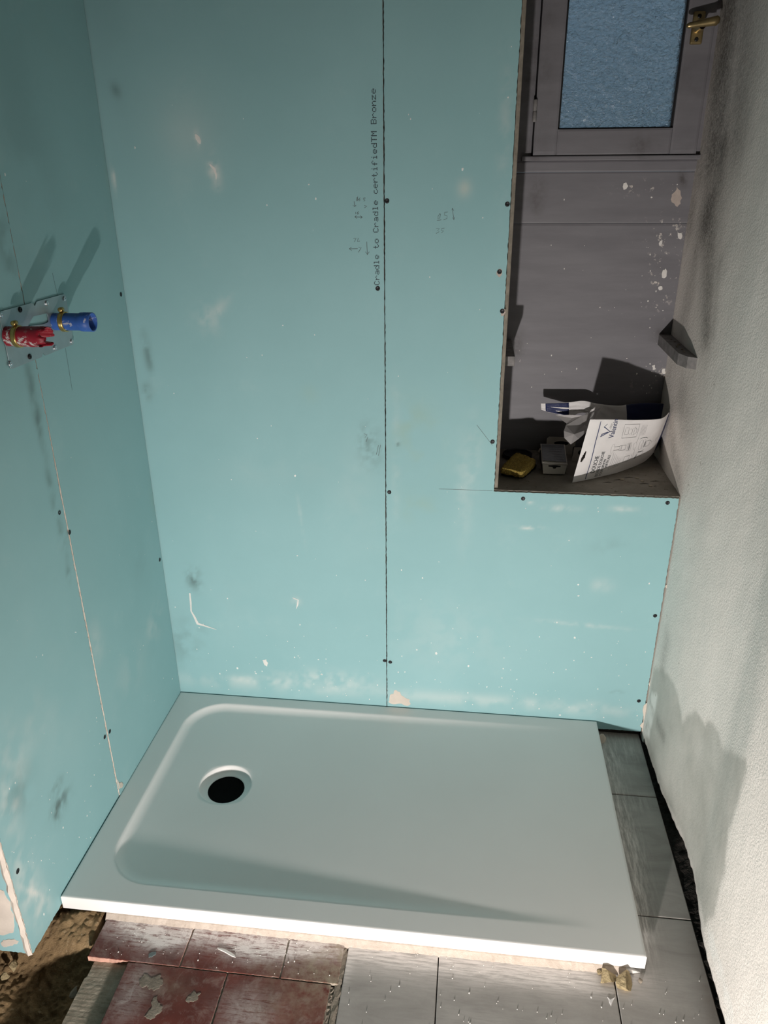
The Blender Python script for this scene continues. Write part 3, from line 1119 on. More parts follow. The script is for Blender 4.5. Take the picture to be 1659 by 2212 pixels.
# bared patches in the grey paint
for pts in ([(1462, 404), (1470, 412), (1473, 428), (1470, 440), (1463, 447), (1457, 440), (1449, 430), (1451, 420), (1458, 414)],
            [(1347, 396), (1353, 394), (1357, 402), (1353, 408), (1347, 410)], [(1432, 583), (1438, 580), (1440, 592), (1436, 601), (1430, 600)],
            [(1464, 502), (1472, 503), (1471, 517), (1465, 515)], [(1426, 520), (1431, 518), (1428, 531), (1424, 531)], [(1422, 620), (1430, 618), (1431, 625), (1424, 627)],
            [(1408, 790), (1415, 788), (1417, 797), (1410, 799)], [(1430, 798), (1437, 796), (1438, 806), (1432, 808)]):
    poly_prism('bared_paint_patch', [PY(u, v, NB) for u, v in pts], NY, .0006, 'bare' if pts[0][0] == 1462 else 'plaster_dab', niche, .22, 1)
flecks('paint_flecks', niche, 60, ((.94, 1.31), (.86, 1.42)), lambda a, c, d: (a, NB - d, c), 'plaster_dab', .0006, .0018, 21, lambda a, c: .12 + max(0, 1 - abs(a - 1.27) / .05))
# left jamb lining with its front edge showing beside the board
box('jamb_lining', NX + .0008, NLX, .0135, NB, SILL - .03, 2.16, mat_plain('jamb_edge_wood', (.23, .205, .165), .75, .3, 50, bump=.4), niche, .0008)
# sill: front rail and board behind it
sill = empty('trim_2')
tag(sill, 'dusty grey-brown wooden sill of the window niche', kind='structure')
V, Fs = [], []
nx_ = 60
for i in range(nx_):
    x = NX - .0 + (XR + .006 - NX) * i / (nx_ - 1)
    w = .0016 * RNG.uniform(-1, 1)
    V += [(x, .0030 + w * .5, SILL - .030), (x, .0030 + w, SILL - .006 + .002 * RNG.random()), (x, .006, SILL), (x, .058, SILL + .001), (x, .060, SILL - .003), (x, .060, SILL - .03)]
for i in range(nx_ - 1):
    for j in range(5):
        a = 6 * i + j
        Fs.append((a, a + 6, a + 7, a + 1))
mesh('sill_rail', V, Fs, 'sill', sill)
box('sill_board', NLX - .006, XR + .01, .0605, NB + .002, SILL - .032, SILL - .0005, 'sill', sill, .001)
ribbons('paint_crack', [[((1.155 + .03 * i, .08 + .02 * (i % 3), SILL), .001), ((1.17 + .03 * i, .085 + .02 * (i % 3), SILL), .003), ((1.178 + .03 * i, .083 + .02 * (i % 3), SILL), .001)] for i in range(5)], NZ, .0004, 'backing', sill)
rn = random.Random(77)
for i, (u, v) in enumerate([(1342, 1036), (1388, 1040), (1405, 1050), (1376, 1033)]):
    p = PZ(u, v, SILL)
    poly_prism('paint_flake', [p + np.array([.007 * math.cos(a) * rn.uniform(.5, 1.4), .0035 * math.sin(a) * rn.uniform(.6, 1.3), 0]) for a in np.linspace(0, 6.28, 7)[:-1]], NZ, .0022, 'bed', sill, .3, 1)

# ---- window
win = empty('window_1')
tag(win, 'small grey timber window with textured glass above the niche', kind='structure')
wst = [(a, b, .03, .04, 0, 0, .45, 30) for a, b in ((1.17, 1.51), (1.20, 1.50), (1.31, 1.49), (1.28, 1.62))] + [(.95, 1.48, .02, .03, 0, 0, .5, 0)]
plank('frame_sill', .915, XR + .004, 1.462, 1.4720, .286, win, wst, 40, 6, .04)
plank('frame_jamb', NLX - .01, .9365, 1.462, 2.15, .300, win, [(.925, 1.55, .03, .5, 0, 0, .4, 20)], 8, 60, .05)
plank('frame_jamb', 1.3175, XR + .01, 1.472, 2.15, .300, win, wst, 6, 60, .05)
plank('frame_head', NLX - .01, XR + .01, 2.10, 2.16, .298, win, (), 40, 6, .05)
box('gap_backing', .925, .952, .328, .35, 1.46, 2.15, 'dark_plastic', win)  # dark strips added behind the sash gaps so no sky light leaks in
box('gap_backing', 1.305, XR + .01, .328, .35, 1.46, 2.15, 'dark_plastic', win)
box('gap_backing', .925, XR + .01, .327, .35, 1.455, 1.478, 'dark_plastic', win)
sash = empty('sash')
sash.parent = win
plank('bottom_rail', .9945, 1.2565, 1.4735, 1.5290, .2905, sash, wst, 60, 14, .035)
plank('stile', .9400, .9940, 1.4735, 2.095, .2900, sash, [(.955, 1.6, .02, .3, 0, 0, .3, 20)], 12, 70, .035)
plank('stile', 1.2570, 1.3165, 1.4735, 2.095, .2900, sash, wst, 12, 70, .035)
plank('top_rail', .9945, 1.2565, 2.04, 2.095, .2905, sash, (), 40, 8, .035)
box('glazing_bead', .9945, .9985, .2995, .3195, 1.529, 2.04, 'dark_plastic', sash)
box('glazing_bead', 1.2525, 1.2565, .2995, .3195, 1.529, 2.04, 'dark_plastic', sash)
box('glazing_bead', .9985, 1.2525, .2995, .3195, 1.529, 1.5325, 'dark_plastic', sash)
box('pane', .9965, 1.2545, .3035, .3075, 1.530, 2.038, 'glass', sash)
for z0 in (1.545, 1.985):
    lathe('hinge', [(.004, 0), (.0048, .001), (.0048, .022), (.0036, .0225), (.0036, .0235), (.0048, .024), (.0048, .046), (.004, .047)], 'wood_raw', win, (.9375, .2865, z0), 'Z', 12, True, True, True)
# handle
hd = empty('window_handle')
hd.parent = win
hb = box_bm(1.2675, 1.2935, .2835, .2905, 1.694, 1.757, .004, 3)
bm_obj('back_plate', hb, 'handle', hd)
for z0 in (1.7035, 1.7475):
    lathe('screw', [(.0045, 0), (.0042, .001), (.0015, .0004)], 'dark_plastic', hd, (1.2805, .2833, z0), 'Y', 12, True, False, True)
lathe('spindle', [(.0095, 0), (.0095, .010), (.0075, .014), (.007, .040)], 'handle', hd, (1.2805, .2835, 1.7235), 'Y', 18, True)
V, Fs = [], []
seg = 14
L0, L1 = np.array(PY(1482, 56, .243)), np.array(PY(1563, 43, .243))
L1[0] = min(L1[0], XR - .012)
for i, t in enumerate(np.linspace(0, 1, 13)):
    r = .0052 + .0048 * t if t < .92 else .0095
    if i == 0: r *= .55
    if i == 12: r *= .55
    c = L0 + (L1 - L0) * t
    for k in range(seg):
        a = 2 * math.pi * k / seg
        V.append(c + np.array([0, r * math.cos(a) * .8, r * math.sin(a)]))
for i in range(12):
    for k in range(seg):
        j = (k + 1) % seg
        Fs.append((i * seg + k, i * seg + j, (i + 1) * seg + j, (i + 1) * seg + k))
Fs += [tuple(range(seg))[::-1], tuple(12 * seg + k for k in range(seg))]
mesh('lever', V, Fs, 'handle', hd, True)

# ================================================================== FLOOR
floor = empty('floor')
tag(floor, 'part-demolished floor of grey tile, red tile, mortar and earth', kind='structure')
box('floor_bed', .60, XR + .05, YF, .02, -.06, -.0125, 'mortar_grey', floor)
box('floor_bed', XL, .11, YF, -1.25, -.06, -.0125, 'mortar_grey', floor)


def tile(name, x0, x1, y0, y1, z0, z1, mat, spots, nx=24, ny=24, bev=.0016, jag=0.0, edge=None):
    xs = np.concatenate([[x0], np.linspace(x0 + bev, x1 - bev, nx), [x1]])
    yq = np.concatenate([[y0], np.linspace(y0 + bev, y1 - bev, ny), [y1]])
    A, B = np.meshgrid(xs, yq, indexing='ij')
    n_, m_ = A.shape
    V = []
    for i in range(n_):
        for j in range(m_):
            e = i in (0, n_ - 1) or j in (0, m_ - 1)
            V.append((A[i, j] + (RNG.uniform(-jag, jag) if e else 0), B[i, j] + (RNG.uniform(-jag, jag) if e else 0), z1 - (bev * .6 if e else 0)))
    id_ = np.arange(n_ * m_).reshape(n_, m_)
    Fs = [tuple(q) for q in np.stack([id_[:-1, :-1], id_[1:, :-1], id_[1:, 1:], id_[:-1, 1:]], -1).reshape(-1, 4)]
    ring = [id_[i, 0] for i in range(n_)] + [id_[-1, j] for j in range(1, m_)] + [id_[i, -1] for i in range(n_ - 2, -1, -1)] + [id_[0, j] for j in range(m_ - 2, 0, -1)]
    k = len(V)
    for r in ring:
        V.append((V[r][0], V[r][1], z0))
    m = len(ring)
    nf = len(Fs)
    for i in range(m):
        Fs.append((ring[i], k + i, k + (i + 1) % m, ring[(i + 1) % m]))
    mats = [mat, edge or 'mortar_grey'] if mat == 'red' else [mat]
    o = mesh(name, V, Fs, mats, floor, False, [0] * nf + [len(mats) - 1] * (len(Fs) - nf))
    st = np.zeros((len(V), 3))
    st[:n_ * m_] = stain_field(A.ravel(), B.ravel(), spots)
    set_stain(o, st)
    return o


gsp = [(.70, -.72, .12, .020, 0, 1, 1.0, 0), (.95, -.715, .22, .022, .02, 1, 1.0, 0), (1.0, -.735, .16, .02, -.05, 1, .8, 0), (.62, -.74, .012, .05, 0, 1, .6, 0), (.80, -.75, .2, .03, 0, 1, .35, 0),
       (1.225, -.10, .03, .10, 0, 2, .55, 0), (1.225, -.35, .028, .16, .05, 2, .9, 0), (1.215, -.56, .02, .10, 0, 2, 1.0, 0), (1.28, -.25, .02, .03, 0, 2, .3, 0),
       (1.32, -.78, .02, .2, 0, 0, .55, 0), (1.29, -.05, .05, .05, 0, 2, .3, 0), (.9, -.85, .1, .04, 0, 1, .25, 0)]
gx = [.6165, .7995, 1.1405, 1.3225]
gy = [-.915, -.5715, -.2262, .013]
for i in range(3):
    for j in range(3):
        if i < 2 and j > 0:
            continue                                     # nothing but screed under the tray
        tile('grey_floor_tile', gx[i] + .0011, gx[i + 1] - .0011, gy[j] + .0011, gy[j + 1] - .0011, -.0135, RNG.uniform(-.0006, .0004), 'grey', gsp, 36, 36)
for i in range(3):
    for k in range(7):
        tile('grey_floor_tile', gx[i] + .0011, gx[i + 1] - .0011, -.915 - .344 * (k + 1) + .0016, -.915 - .344 * k - .0016, -.0135, 0, 'grey', gsp, 8, 8)
rsp = [(.20, -.722, .09, .030, -.1, 1, 1.0, 0), (.40, -.724, .10, .026, -.1, 1, 1.0, 0), (.55, -.722, .08, .020, 0, 1, 1.0, 0), (.26, -.735, .05, .015, .3, 1, .6, 0), (.45, -.745, .06, .02, .2, 1, .4, 0),
       (.57, -.765, .045, .05, 0, 2, .9, 0), (.60, -.74, .012, .08, 0, 2, .9, 0), (.48, -.77, .05, .02, 0, 2, .35, 0), (.52, -.84, .08, .06, 0, 2, .35, 0), (.27, -.83, .06, .03, 0, 2, .3, 0), (.45, -.86, .05, .04, 0, 1, .35, 0),
       (.22, -.85, .03, .06, 0, 1, .3, 0)]
rt = []
for x0, x1 in ((.1005, .2895), (.2925, .4925), (.4955, .6085)):
    rt.append(tile('red_floor_tile', x0, x1, -.7905, -.592, -.0125, .0005, 'red', rsp, 40, 40, .0012, .0006, 'pink' if x0 < .15 else None))
for x0, x1 in ((.186, .3885), (.3915, .5945)):
    rt.append(tile('red_floor_tile', x0, x1, -.993, -.7925, -.0145, .0000, 'red', rsp, 40, 40, .0012, .0008))
for k in range(6):
    for x0, x1 in ((.186, .3885), (.3915, .5945)):
        tile('red_floor_tile', x0, x1, -.993 - .2015 * (k + 1), -.995 - .2015 * k, -.0145, .0000, 'red', rsp, 8, 8, .002, .0008)
# mortar lumps dried on the red tiles
for pts, pr, z in (([(300, 2118), (312, 2104), (330, 2112), (345, 2106), (352, 2120), (345, 2134), (322, 2138), (305, 2132)], 3, .0000),
                   ([(312, 2196), (322, 2182), (330, 2162), (340, 2152), (346, 2168), (350, 2182), (335, 2198), (318, 2200)], 3, .0000),
                   ([(401, 2160), (412, 2150), (420, 2142), (434, 2146), (428, 2158), (418, 2164), (408, 2168)], 3, .0000)):
    poly_prism('mortar_lump', [PZ(u, v, z) for u, v in pts], NZ, .0007, 'mortar_grey', rt[pr], .30, 3)
poly_prism('grey_paint_drip', [PZ(u, v, .0005) for u, v in [(321, 2062), (328, 2057), (337, 2056), (336, 2063), (328, 2068), (321, 2069)]], NZ, .0012, mat_plain('blue_grey_paint', (.16, .19, .19), .4, .1, 40), rt[0], .15, 1)
poly_prism('plaster_ridge', [PZ(u, v, .0005) for u, v in [(470, 2047), (498, 2057), (508, 2064), (509, 2069), (502, 2067), (470, 2050)]], NZ, .0016, 'plaster_dab', rt[1], .1, 1)
# joints: beds of mortar between the tiles
for a in ((.6035, .6165, -3.0, -.66, -.0135, -.0005), (.594, .6045, -3.0, -.795, -.0135, -.004)):
    V, Fs = [], []
    n_ = 90
    for i in range(n_):
        y = a[2] + (a[3] - a[2]) * (1 - (1 - i / (n_ - 1)) ** 2.5)
        for k in range(4):
            V.append((a[0] + (a[1] - a[0]) * k / 3 + RNG.uniform(-.0012, .0012), y, a[5] - .0022 * RNG.random() - (.001 if k in (0, 3) else 0)))
    for i in range(n_ - 1):
        for k in range(3):
            b = 4 * i + k
            Fs.append((b, b + 1, b + 5, b + 4))
    mesh('mortar_joint', V, Fs, 'mortar_grey', floor)
box('mortar_joint', .188, .596, -2.2, -.6, -.016, -.0030, 'mortar_grey', floor)
box('mortar_joint', .104, .600, -.79, -.6, -.013, -.0015, 'mortar_grey', floor)
box('mortar_joint', .610, 1.33, -3.1, .012, -.0134, -.0030, 'cavity', floor)
# ridged strip of old adhesive beside the earth
V, Fs = [], []
xs = np.linspace(.095, .190, 28)
yq = np.linspace(-2.3, -.775, 500)
A, B = np.meshgrid(xs, yq, indexing='ij')
edge = .108 + .030 * (fbm(B, B * 0, 9, 4, 4) - .5) + .05 * np.clip((-.80 - B) / .12, 0, 1) * 0 - .0
Zs = -.0120 + .00013 * np.sin((B + .004 * fbm(A, B, 25, 6)) * 2 * math.pi / .0085) + .002 * (fbm(A, B, 60, 2) - .5)
A2 = np.where(A < edge, edge - (edge - A) * .2, A)
Zs = np.where(A < edge, Zs - .03 * np.clip((edge - A) / .008, 0, 1), Zs)
id_ = np.arange(A.size).reshape(A.shape)
mesh('ridged_adhesive_bed', np.stack([A2, B, Zs], -1).reshape(-1, 3), np.stack([id_[:-1, :-1], id_[1:, :-1], id_[1:, 1:], id_[:-1, 1:]], -1).reshape(-1, 4), 'bed', floor)
# bare earth at the foot of the left wall
xs = np.linspace(-.36, .20, 190)
yq = np.linspace(-1.26, -.42, 280)
A, B = np.meshgrid(xs, yq, indexing='ij')
rise = 1 / (1 + np.exp(-(B + .765) / .016))
Ze = -.060 + .062 * rise * np.clip(1 - np.clip(A - .085, 0, 1) / .04, .25, 1)
Ze += .030 / (1 + np.exp((A + .075) / .02)) * (1 - rise)
Ze += .020 * (fbm(A, B, 16, 3, 5) - .5) + .012 * (fbm(A, B, 60, 8, 4) - .5) + .006 * (vnoise(A, B, 190, 5) - .5)
pit = np.exp(-(((A - .03) / .045) ** 2 + ((B + .985) / .06) ** 2))
Ze -= .07 * pit
Ze = np.where((A > .09), np.minimum(Ze, -.017), Ze)
id_ = np.arange(A.size).reshape(A.shape)
ea = mesh('earth_bed', np.stack([A, B, Ze], -1).reshape(-1, 3), np.stack([id_[:-1, :-1], id_[1:, :-1], id_[1:, 1:], id_[:-1, 1:]], -1).reshape(-1, 4), 'earth', floor, True)
ea['kind'] = 'stuff'
ea['label'] = 'bare brown earth exposed below the left wall'

# ================================================================== SHOWER TRAY
tray = empty('shower_tray', (.6, -.35, .011))
tag(tray, 'white resin shower tray with sunken basin and round drain hole', 'shower tray')
TH = .034
DC = np.array([.2445, -.337])
X0, X1, Y0, Y1 = .0025, 1.2, -.7, -.003
bx0, by0, by1, brad = .060, -.648, -.0405, .105


def tray_z(x, y):
    x, y = np.asarray(x, float), np.asarray(y, float)
    # distance inside the rounded outline of the basin (open toward the high right end)
    qx = np.maximum(bx0 + brad - x, 0)
    qy = np.maximum(np.maximum(by0 + brad - y, y - (by1 - brad)), 0)
    d = np.where((qx > 0) & (qy > 0), brad - np.hypot(qx, qy), np.minimum(x - bx0, np.minimum(y - by0, by1 - y)))
    dep = .0105 * np.clip((1.12 - x) / (1.12 - .14), 0, 1.0)
    s = np.clip(d / .027, 0, 1)
    prof = 1 - (1 - s) ** 2.2
    # soft lip
    prof = np.where(s < .10, prof * (.35 + .65 * s / .10), prof)
    r = np.hypot(x - DC[0], y - DC[1])
    return TOP - dep * prof - .0015 * np.exp(-(r / .11) ** 2) * (d > 0)


def grade(a, b, n, dense):
    return np.linspace(a, b, n)


# grid with a square opening round the drain
cell = .004
hx0, hx1, hy0, hy1 = DC[0] - .08, DC[0] + .08, DC[1] - .08, DC[1] + .08
gx_ = np.concatenate([np.linspace(X0 + .0015, hx0, 46), np.linspace(hx0, hx1, 41)[1:], np.linspace(hx1, X1 - .0015, 190)[1:]])
gy_ = np.concatenate([np.linspace(Y0 + .0015, hy0, 75), np.linspace(hy0, hy1, 41)[1:], np.linspace(hy1, Y1 - .0015, 75)[1:]])
A, B = np.meshgrid(gx_, gy_, indexing='ij')
Zt = tray_z(A, B)
n_, m_ = A.shape
id_ = np.arange(n_ * m_).reshape(n_, m_)
V = [tuple(p) for p in np.stack([A, B, Zt], -1).reshape(-1, 3)]
Fs = []
ix0, iy0 = 45, 74
for i in range(n_ - 1):
    for j in range(m_ - 1):
        if ix0 <= i < ix0 + 40 and iy0 <= j < iy0 + 40:
            continue
        Fs.append((id_[i, j], id_[i + 1, j], id_[i + 1, j + 1], id_[i, j + 1]))
# radial fill round the drain, then the dished collar
sq = [id_[ix0 + k, iy0] for k in range(40)] + [id_[ix0 + 40, iy0 + k] for k in range(40)] + [id_[ix0 + 40 - k, iy0 + 40] for k in range(40)] + [id_[ix0, iy0 + 40 - k] for k in range(40)]
prev = sq
RO = .0665


def ring_at(fun):
    out = []
    for q in sq:
        out.append(len(V))
        V.append(fun(np.array(V[q][:2])))
    return out


zd = float(tray_z(DC[0], DC[1] + .08)) - .0006
rings = []
for t in (.25, .5, .75, 1.0):
    def f(p, t=t):
        d = p - DC
        q = DC + d / np.linalg.norm(d) * RO
        pp = p + (q - p) * t
        return (pp[0], pp[1], float(tray_z(*pp)))
    rings.append(f)
for rr, dz in ((.0655, .0005), (.0640, .0018), (.0615, .0070), (.0580, .0125), (.0510, .0160), (.0475, .0168), (.0455, .0182), (.0450, .0280)):
    def f(p, rr=rr, dz=dz):
        d = p - DC
        q = DC + d / np.linalg.norm(d) * rr
        return (q[0], q[1], float(tray_z(*(DC + d / np.linalg.norm(d) * RO))) - dz)
    rings.append(f)
for f in rings:
    cur = ring_at(f)
    for k in range(160):
        j = (k + 1) % 160
        Fs.append((prev[k], prev[j], cur[j], cur[k]))
    prev = cur
nsm = len(Fs)
# outer sides with a small rounded arris
per = [id_[i, 0] for i in range(n_)] + [id_[-1, j] for j in range(1, m_)] + [id_[i, -1] for i in range(n_ - 2, -1, -1)] + [id_[0, j] for j in range(m_ - 2, 0, -1)]
prevr = per
C0 = np.array([(X0 + X1) / 2, (Y0 + Y1) / 2])
for off, z in ((.0008, TOP - .0004), (.0015, TOP - .0015), (.0015, TOP - TH + .001), (.0005, TOP - TH), (-.03, TOP - TH)):
    cur = []
    for r in per:
        x, y = V[r][0], V[r][1]
        nx2 = off if abs(x - (X1 - .0015)) < 1e-6 else (-off if abs(x - (X0 + .0015)) < 1e-6 else 0)
        ny2 = off if abs(y - (Y1 - .0015)) < 1e-6 else (-off if abs(y - (Y0 + .0015)) < 1e-6 else 0)
        cur.append(len(V))
        V.append((x + nx2, y + ny2, z))
    for k in range(len(per)):
        j = (k + 1) % len(per)
        Fs.append((prevr[k], cur[k], cur[j], prevr[j]))
    prevr = cur
tb = mesh('basin', V, Fs, 'tray', tray)
tb.data.polygons.foreach_set('use_smooth', [i < nsm for i in range(len(Fs))])
lathe('drain_opening', [(.0452, .0), (.0452, -.001), (.040, -.0022), (.0001, -.0024)], 'black', tray, (DC[0], DC[1], float(tray_z(DC[0] + RO, DC[1])) - .0190), 'Z', 40)

# mortar bed the tray sits on, squeezed out along the front
V, Fs = [], []
n_ = 220
for i in range(n_):
    x = .098 + (1.165 - .098) * i / (n_ - 1)
    w = .0050 * float(fbm(x, 0.3, 9, 2, 4)) + .0016 * RNG.random()
    bulge = w + (.004 if x > .6 else .0015)
    zt = TOP - TH
    V += [(x, -.60, zt), (x, -.697, zt), (x, -.699 - bulge * .25, zt - .0015 - .0008 * RNG.random()), (x, -.7005 - bulge * .7, .0045), (x, -.702 - bulge, .0012), (x, -.7035 - bulge * 1.25, -.002)]
for i in range(n_ - 1):
    for k in range(5):
        b = 6 * i + k
        Fs.append((b, b + 1, b + 7, b + 6))
mb = mesh('mortar_bed', V, Fs, 'mortar', floor)
mb['label'] = 'pale mortar squeezed out below the front of the white tray'
for a in ((.11, 1.16, -.66, -.42), (.11, 1.16, -.25, -.02), (.11, .17, -.42, -.25), (.32, 1.16, -.42, -.25)):
    box('mortar_core', a[0], a[1], a[2], a[3], -.012, TOP - TH, 'mortar', floor)

# ================================================================== WATER INLETS ON THE LEFT WALL
inlet = empty('inlet_bracket', (.003, -.386, 1.168))
tag(inlet, 'galvanised inlet bracket on the left wall with red and blue pipe sleeves', 'pipe bracket')
py0, py1, pz0, pz1 = -.4985, -.2705, 1.1185, 1.2185


def pl(u, v):
    p = PX(u, v, .004)
    return (p[1], p[2])


def zpx(x, y): return (x * 360 / 1659, 480 + y * 380 / 1751)


outer = []


def corner(cy, cz, a0):
    return [(cy + .005 * math.cos(a0 + t), cz + .005 * math.sin(a0 + t)) for t in np.linspace(0, math.pi / 2, 5)]


nt = pl(*zpx(345, 830))
n1_, n2_ = pl(*zpx(315, 808)), pl(*zpx(362, 798))
nb = pl(*zpx(450, 1322))
nb1, nb2 = pl(*zpx(425, 1305)), pl(*zpx(455, 1325))
outer += corner(py0 + .005, pz0 + .005, math.pi)
outer += [((py0 + py1) / 2 - .010, pz0), ((py0 + py1) / 2 - .004, pz0 + .007), ((py0 + py1) / 2 + .004, pz0)]
outer += corner(py1 - .005, pz0 + .005, -math.pi / 2)
outer += corner(py1 - .005, pz1 - .005, 0)
outer += [(n2_[0], pz1), (nt[0], pz1 - .007), (n1_[0], pz1)]
outer += corner(py0 + .005, pz1 - .005, math.pi / 2)
hole = [pl(*zpx(*q)) for q in ((275, 1035), (300, 985), (328, 938), (455, 908), (472, 918), (480, 985), (468, 1000), (430, 1015))]
plate = curve_plate('plate', [outer, hole], .0016, lambda a, b, c: (.0032 + c, a, b), 'plate', inlet)
ZS = bpy.data.meshes.new('screw')
bmz = bmesh.new()
prev = None
for rr, h in ((.0052, 0), (.0052, .0012), (.0042, .0024), (.0018, .0028), (.0012, .0008)):
    cur = [bmz.verts.new((rr * math.cos(i * math.pi / 6), rr * math.sin(i * math.pi / 6), h)) for i in range(12)]
    if prev:
        for i in range(12):
            bmz.faces.new((prev[i], prev[(i + 1) % 12], cur[(i + 1) % 12], cur[i]))
    prev = cur
bmz.faces.new(prev)
bmz.to_mesh(ZS)
bmz.free()
ZS.materials.append(M['zinc'])
ZB = ZS.copy()
ZB.materials.clear()
ZB.materials.append(M['screw'])
for q, me in (((12, 925), ZS), ((205, 870), ZB), ((470, 805), ZS), ((645, 760), ZS), ((718, 1185), ZS), ((552, 1250), ZS), ((300, 1338), ZB), ((105, 1410), ZS)):
    p = PX(*zpx(*q), .0062)
    place_on('screw', me, inlet, (.0048, p[1], p[2]), NXP)


def sleeve(name, base, length, prof, mat, label, castle=None, tilt=(0, 0)):
    """open pipe stub standing off the wall; castle gives a broken end"""
    seg = 48
    V, Fs = [], []
    rows = []
    yb, zb = base
    P_ = prof + [(prof[-1][0], length)]
    for r, h in P_:
        row = []
        for k in range(seg):
            a = 2 * math.pi * k / seg
            hh = h
            if castle and h >= length - 1e-6:
                hh = length - castle(a)
            row.append(len(V))
            V.append((.005 + hh, yb + tilt[0] * hh + r * math.cos(a), zb + tilt[1] * hh + r * math.sin(a)))
        rows.append(row)
    for r, h in [(prof[-1][0] - .0022, length), (prof[-1][0] - .0022, .02)]:
        row = []
        for k in range(seg):
            a = 2 * math.pi * k / seg
            hh = h
            if castle and h >= length - 1e-6:
                hh = length - castle(a)
            row.append(len(V))
            V.append((.005 + hh, yb + tilt[0] * hh + r * math.cos(a), zb + tilt[1] * hh + r * math.sin(a)))
        rows.append(row)
    for a, b in zip(rows, rows[1:]):
        for k in range(seg):
            j = (k + 1) % seg
            Fs.append((a[k], a[j], b[j], b[k]))
    Fs.append(tuple(rows[-1]))
    o = mesh(name, V, Fs, mat, inlet, True)
    o['label'] = label
    bm = bmesh.new()
    bm.from_mesh(o.data)
    bmesh.ops.recalc_face_normals(bm, faces=bm.faces)
    bm.to_mesh(o.data)
    bm.free()
    return o


blue_b = (-.3275, 1.1735)
red_b = (-.487, 1.1750)
blue = sleeve('pipe_sleeve', blue_b, .078, [(.0165, 0), (.0165, .02), (.0165, .024), (.0165, .052), (.0178, .054), (.0182, .058)], 'blue', 'scuffed blue plastic pipe sleeve')


def castle_red(a):
    k = (a / (2 * math.pi)) % 1.0
    d = .0025 * math.sin(a * 7) ** 2
    if .60 < k < .80 or .88 < k < .97: d += .016
    if .18 < k < .26 or .40 < k < .46: d += .009
    return d


red = sleeve('pipe_sleeve', red_b, .077, [(.0172, 0), (.0172, .02), (.0172, .026), (.0180, .045), (.0176, .055), (.0182, .06)], 'red_pipe', 'battered red plastic pipe sleeve with a broken end', castle_red)
for (yb, zb), par in ((blue_b, blue), (red_b, red)):
    lathe('hose_clamp', [(.0172, .0150), (.0190, .0152), (.0194, .0170), (.0190, .0185), (.0194, .0215), (.0190, .0240), (.0172, .0242)], 'brass', par, (.005, yb, zb), 'X', 40)
    lathe('clamp_screw', [(.0001, -.006), (.0042, -.006), (.0046, -.003), (.0046, .004), (.0030, .005), (.0001, .005)], 'brass', par, (.005 + .019, yb - .004, zb + .0235), 'Y', 14)

# ================================================================== THINGS IN THE NICHE
# shelf cleats
cl = empty('shelf_cleat', (XR - .015, .18, 1.022))
tag(cl, 'grey wooden shelf cleat with chamfered end on the white right wall', 'cleat')
V = [(1.296, .312, 1.024), (1.296, .098, 1.020), (1.308, .060, 1.020), (1.330, .046, 1.020), (1.335, .312, 1.024)]
W2 = [(x, y, z + .0265) for x, y, z in V]
k = 5
ob = mesh('batten', V + W2, [tuple(range(5))[::-1], tuple(range(5, 10))] + [(i, (i + 1) % 5, 5 + (i + 1) % 5, 5 + i) for i in range(5)], 'wood_raw', cl)
rn = random.Random(4)
for i in range(6):
    y = .10 + .03 * i
    rock('grit', (1.312 + rn.uniform(-.006, .006), y, 1.0500), rn.uniform(.003, .006), 'mortar_grey', cl, 30 + i, (1, 1.3, .6), 1)
cl2 = empty('shelf_cleat', (.905, .2, 1.008))
tag(cl2, 'grey wooden shelf cleat in the dark left jamb of the niche', 'cleat')
bm_obj('batten', box_bm(NLX, .9185, .102, NB - .001, 1.007, 1.031, .0012), 'wood_raw', cl2)
V, Fs = [], []

# sponge
sp = empty('sponge', (.95, .17, SILL))
tag(sp, 'yellow cellulose sponge with black scouring pad on the niche sill', 'sponge')


def pad(name, pts, z0, z1, mat, parent, seed, amp):
    P = np.array(pts)
    c = P.mean(0)
    V, Fs = [], []
    n = 12
    bm = bmesh.new()
    grid = []
    for lev, (z, sc) in enumerate(((z0, .96), (z0 + (z1 - z0) * .18, 1.0), (z1 - (z1 - z0) * .18, 1.0), (z1, .95))):
        row = []
        for e in range(4):
            for i in range(n):
                t = i / n
                p = P[e] * (1 - t) + P[(e + 1) % 4] * t
                # rounded corners
                cr = min(t, 1 - t)
                q = c + (p - c) * sc * (1 - .06 * max(0, 1 - cr * 6))
                j = amp * (float(vnoise(q[0], q[1] + lev, 90, seed)) - .5)
                row.append(bm.verts.new((q[0] + j, q[1] + j, z)))
        grid.append(row)
    for a, b in zip(grid, grid[1:]):
        for i in range(len(a)):
            j = (i + 1) % len(a)
            bm.faces.new((a[i], a[j], b[j], b[i]))
    # top: concentric
    prev = grid[-1]
    for sc in (.7, .4, .15):
        cur = []
        for v in grid[-1]:
            x, y = c[0] + (v.co.x - c[0]) * sc, c[1] + (v.co.y - c[1]) * sc
            cur.append(bm.verts.new((x, y, z1 + amp * .8 * (float(vnoise(x, y, 60, seed + 3)) - .3))))
        for i in range(len(prev)):
            j = (i + 1) % len(prev)
            bm.faces.new((prev[i], prev[j], cur[j], cur[i]))
        prev = cur
    bm.faces.new(prev)
    bm.faces.new(grid[0][::-1])
    return bm_obj(name, bm, mat, parent, True)


spp = [tuple(PZ(u, v, .730)[:2]) for u, v in ((1081, 1022), (1131, 1029), (1162, 1003), (1112, 985))]
pad('scouring_pad', spp, SILL, SILL + .009, 'scourer', sp, 2, .003)
spp2 = [tuple(PZ(u, v, .745)[:2]) for u, v in ((1080, 1012), (1131, 1022), (1160, 994), (1114, 977))]
pad('foam', spp2, SILL + .0085, SILL + .025, 'sponge', sp, 5, .007)

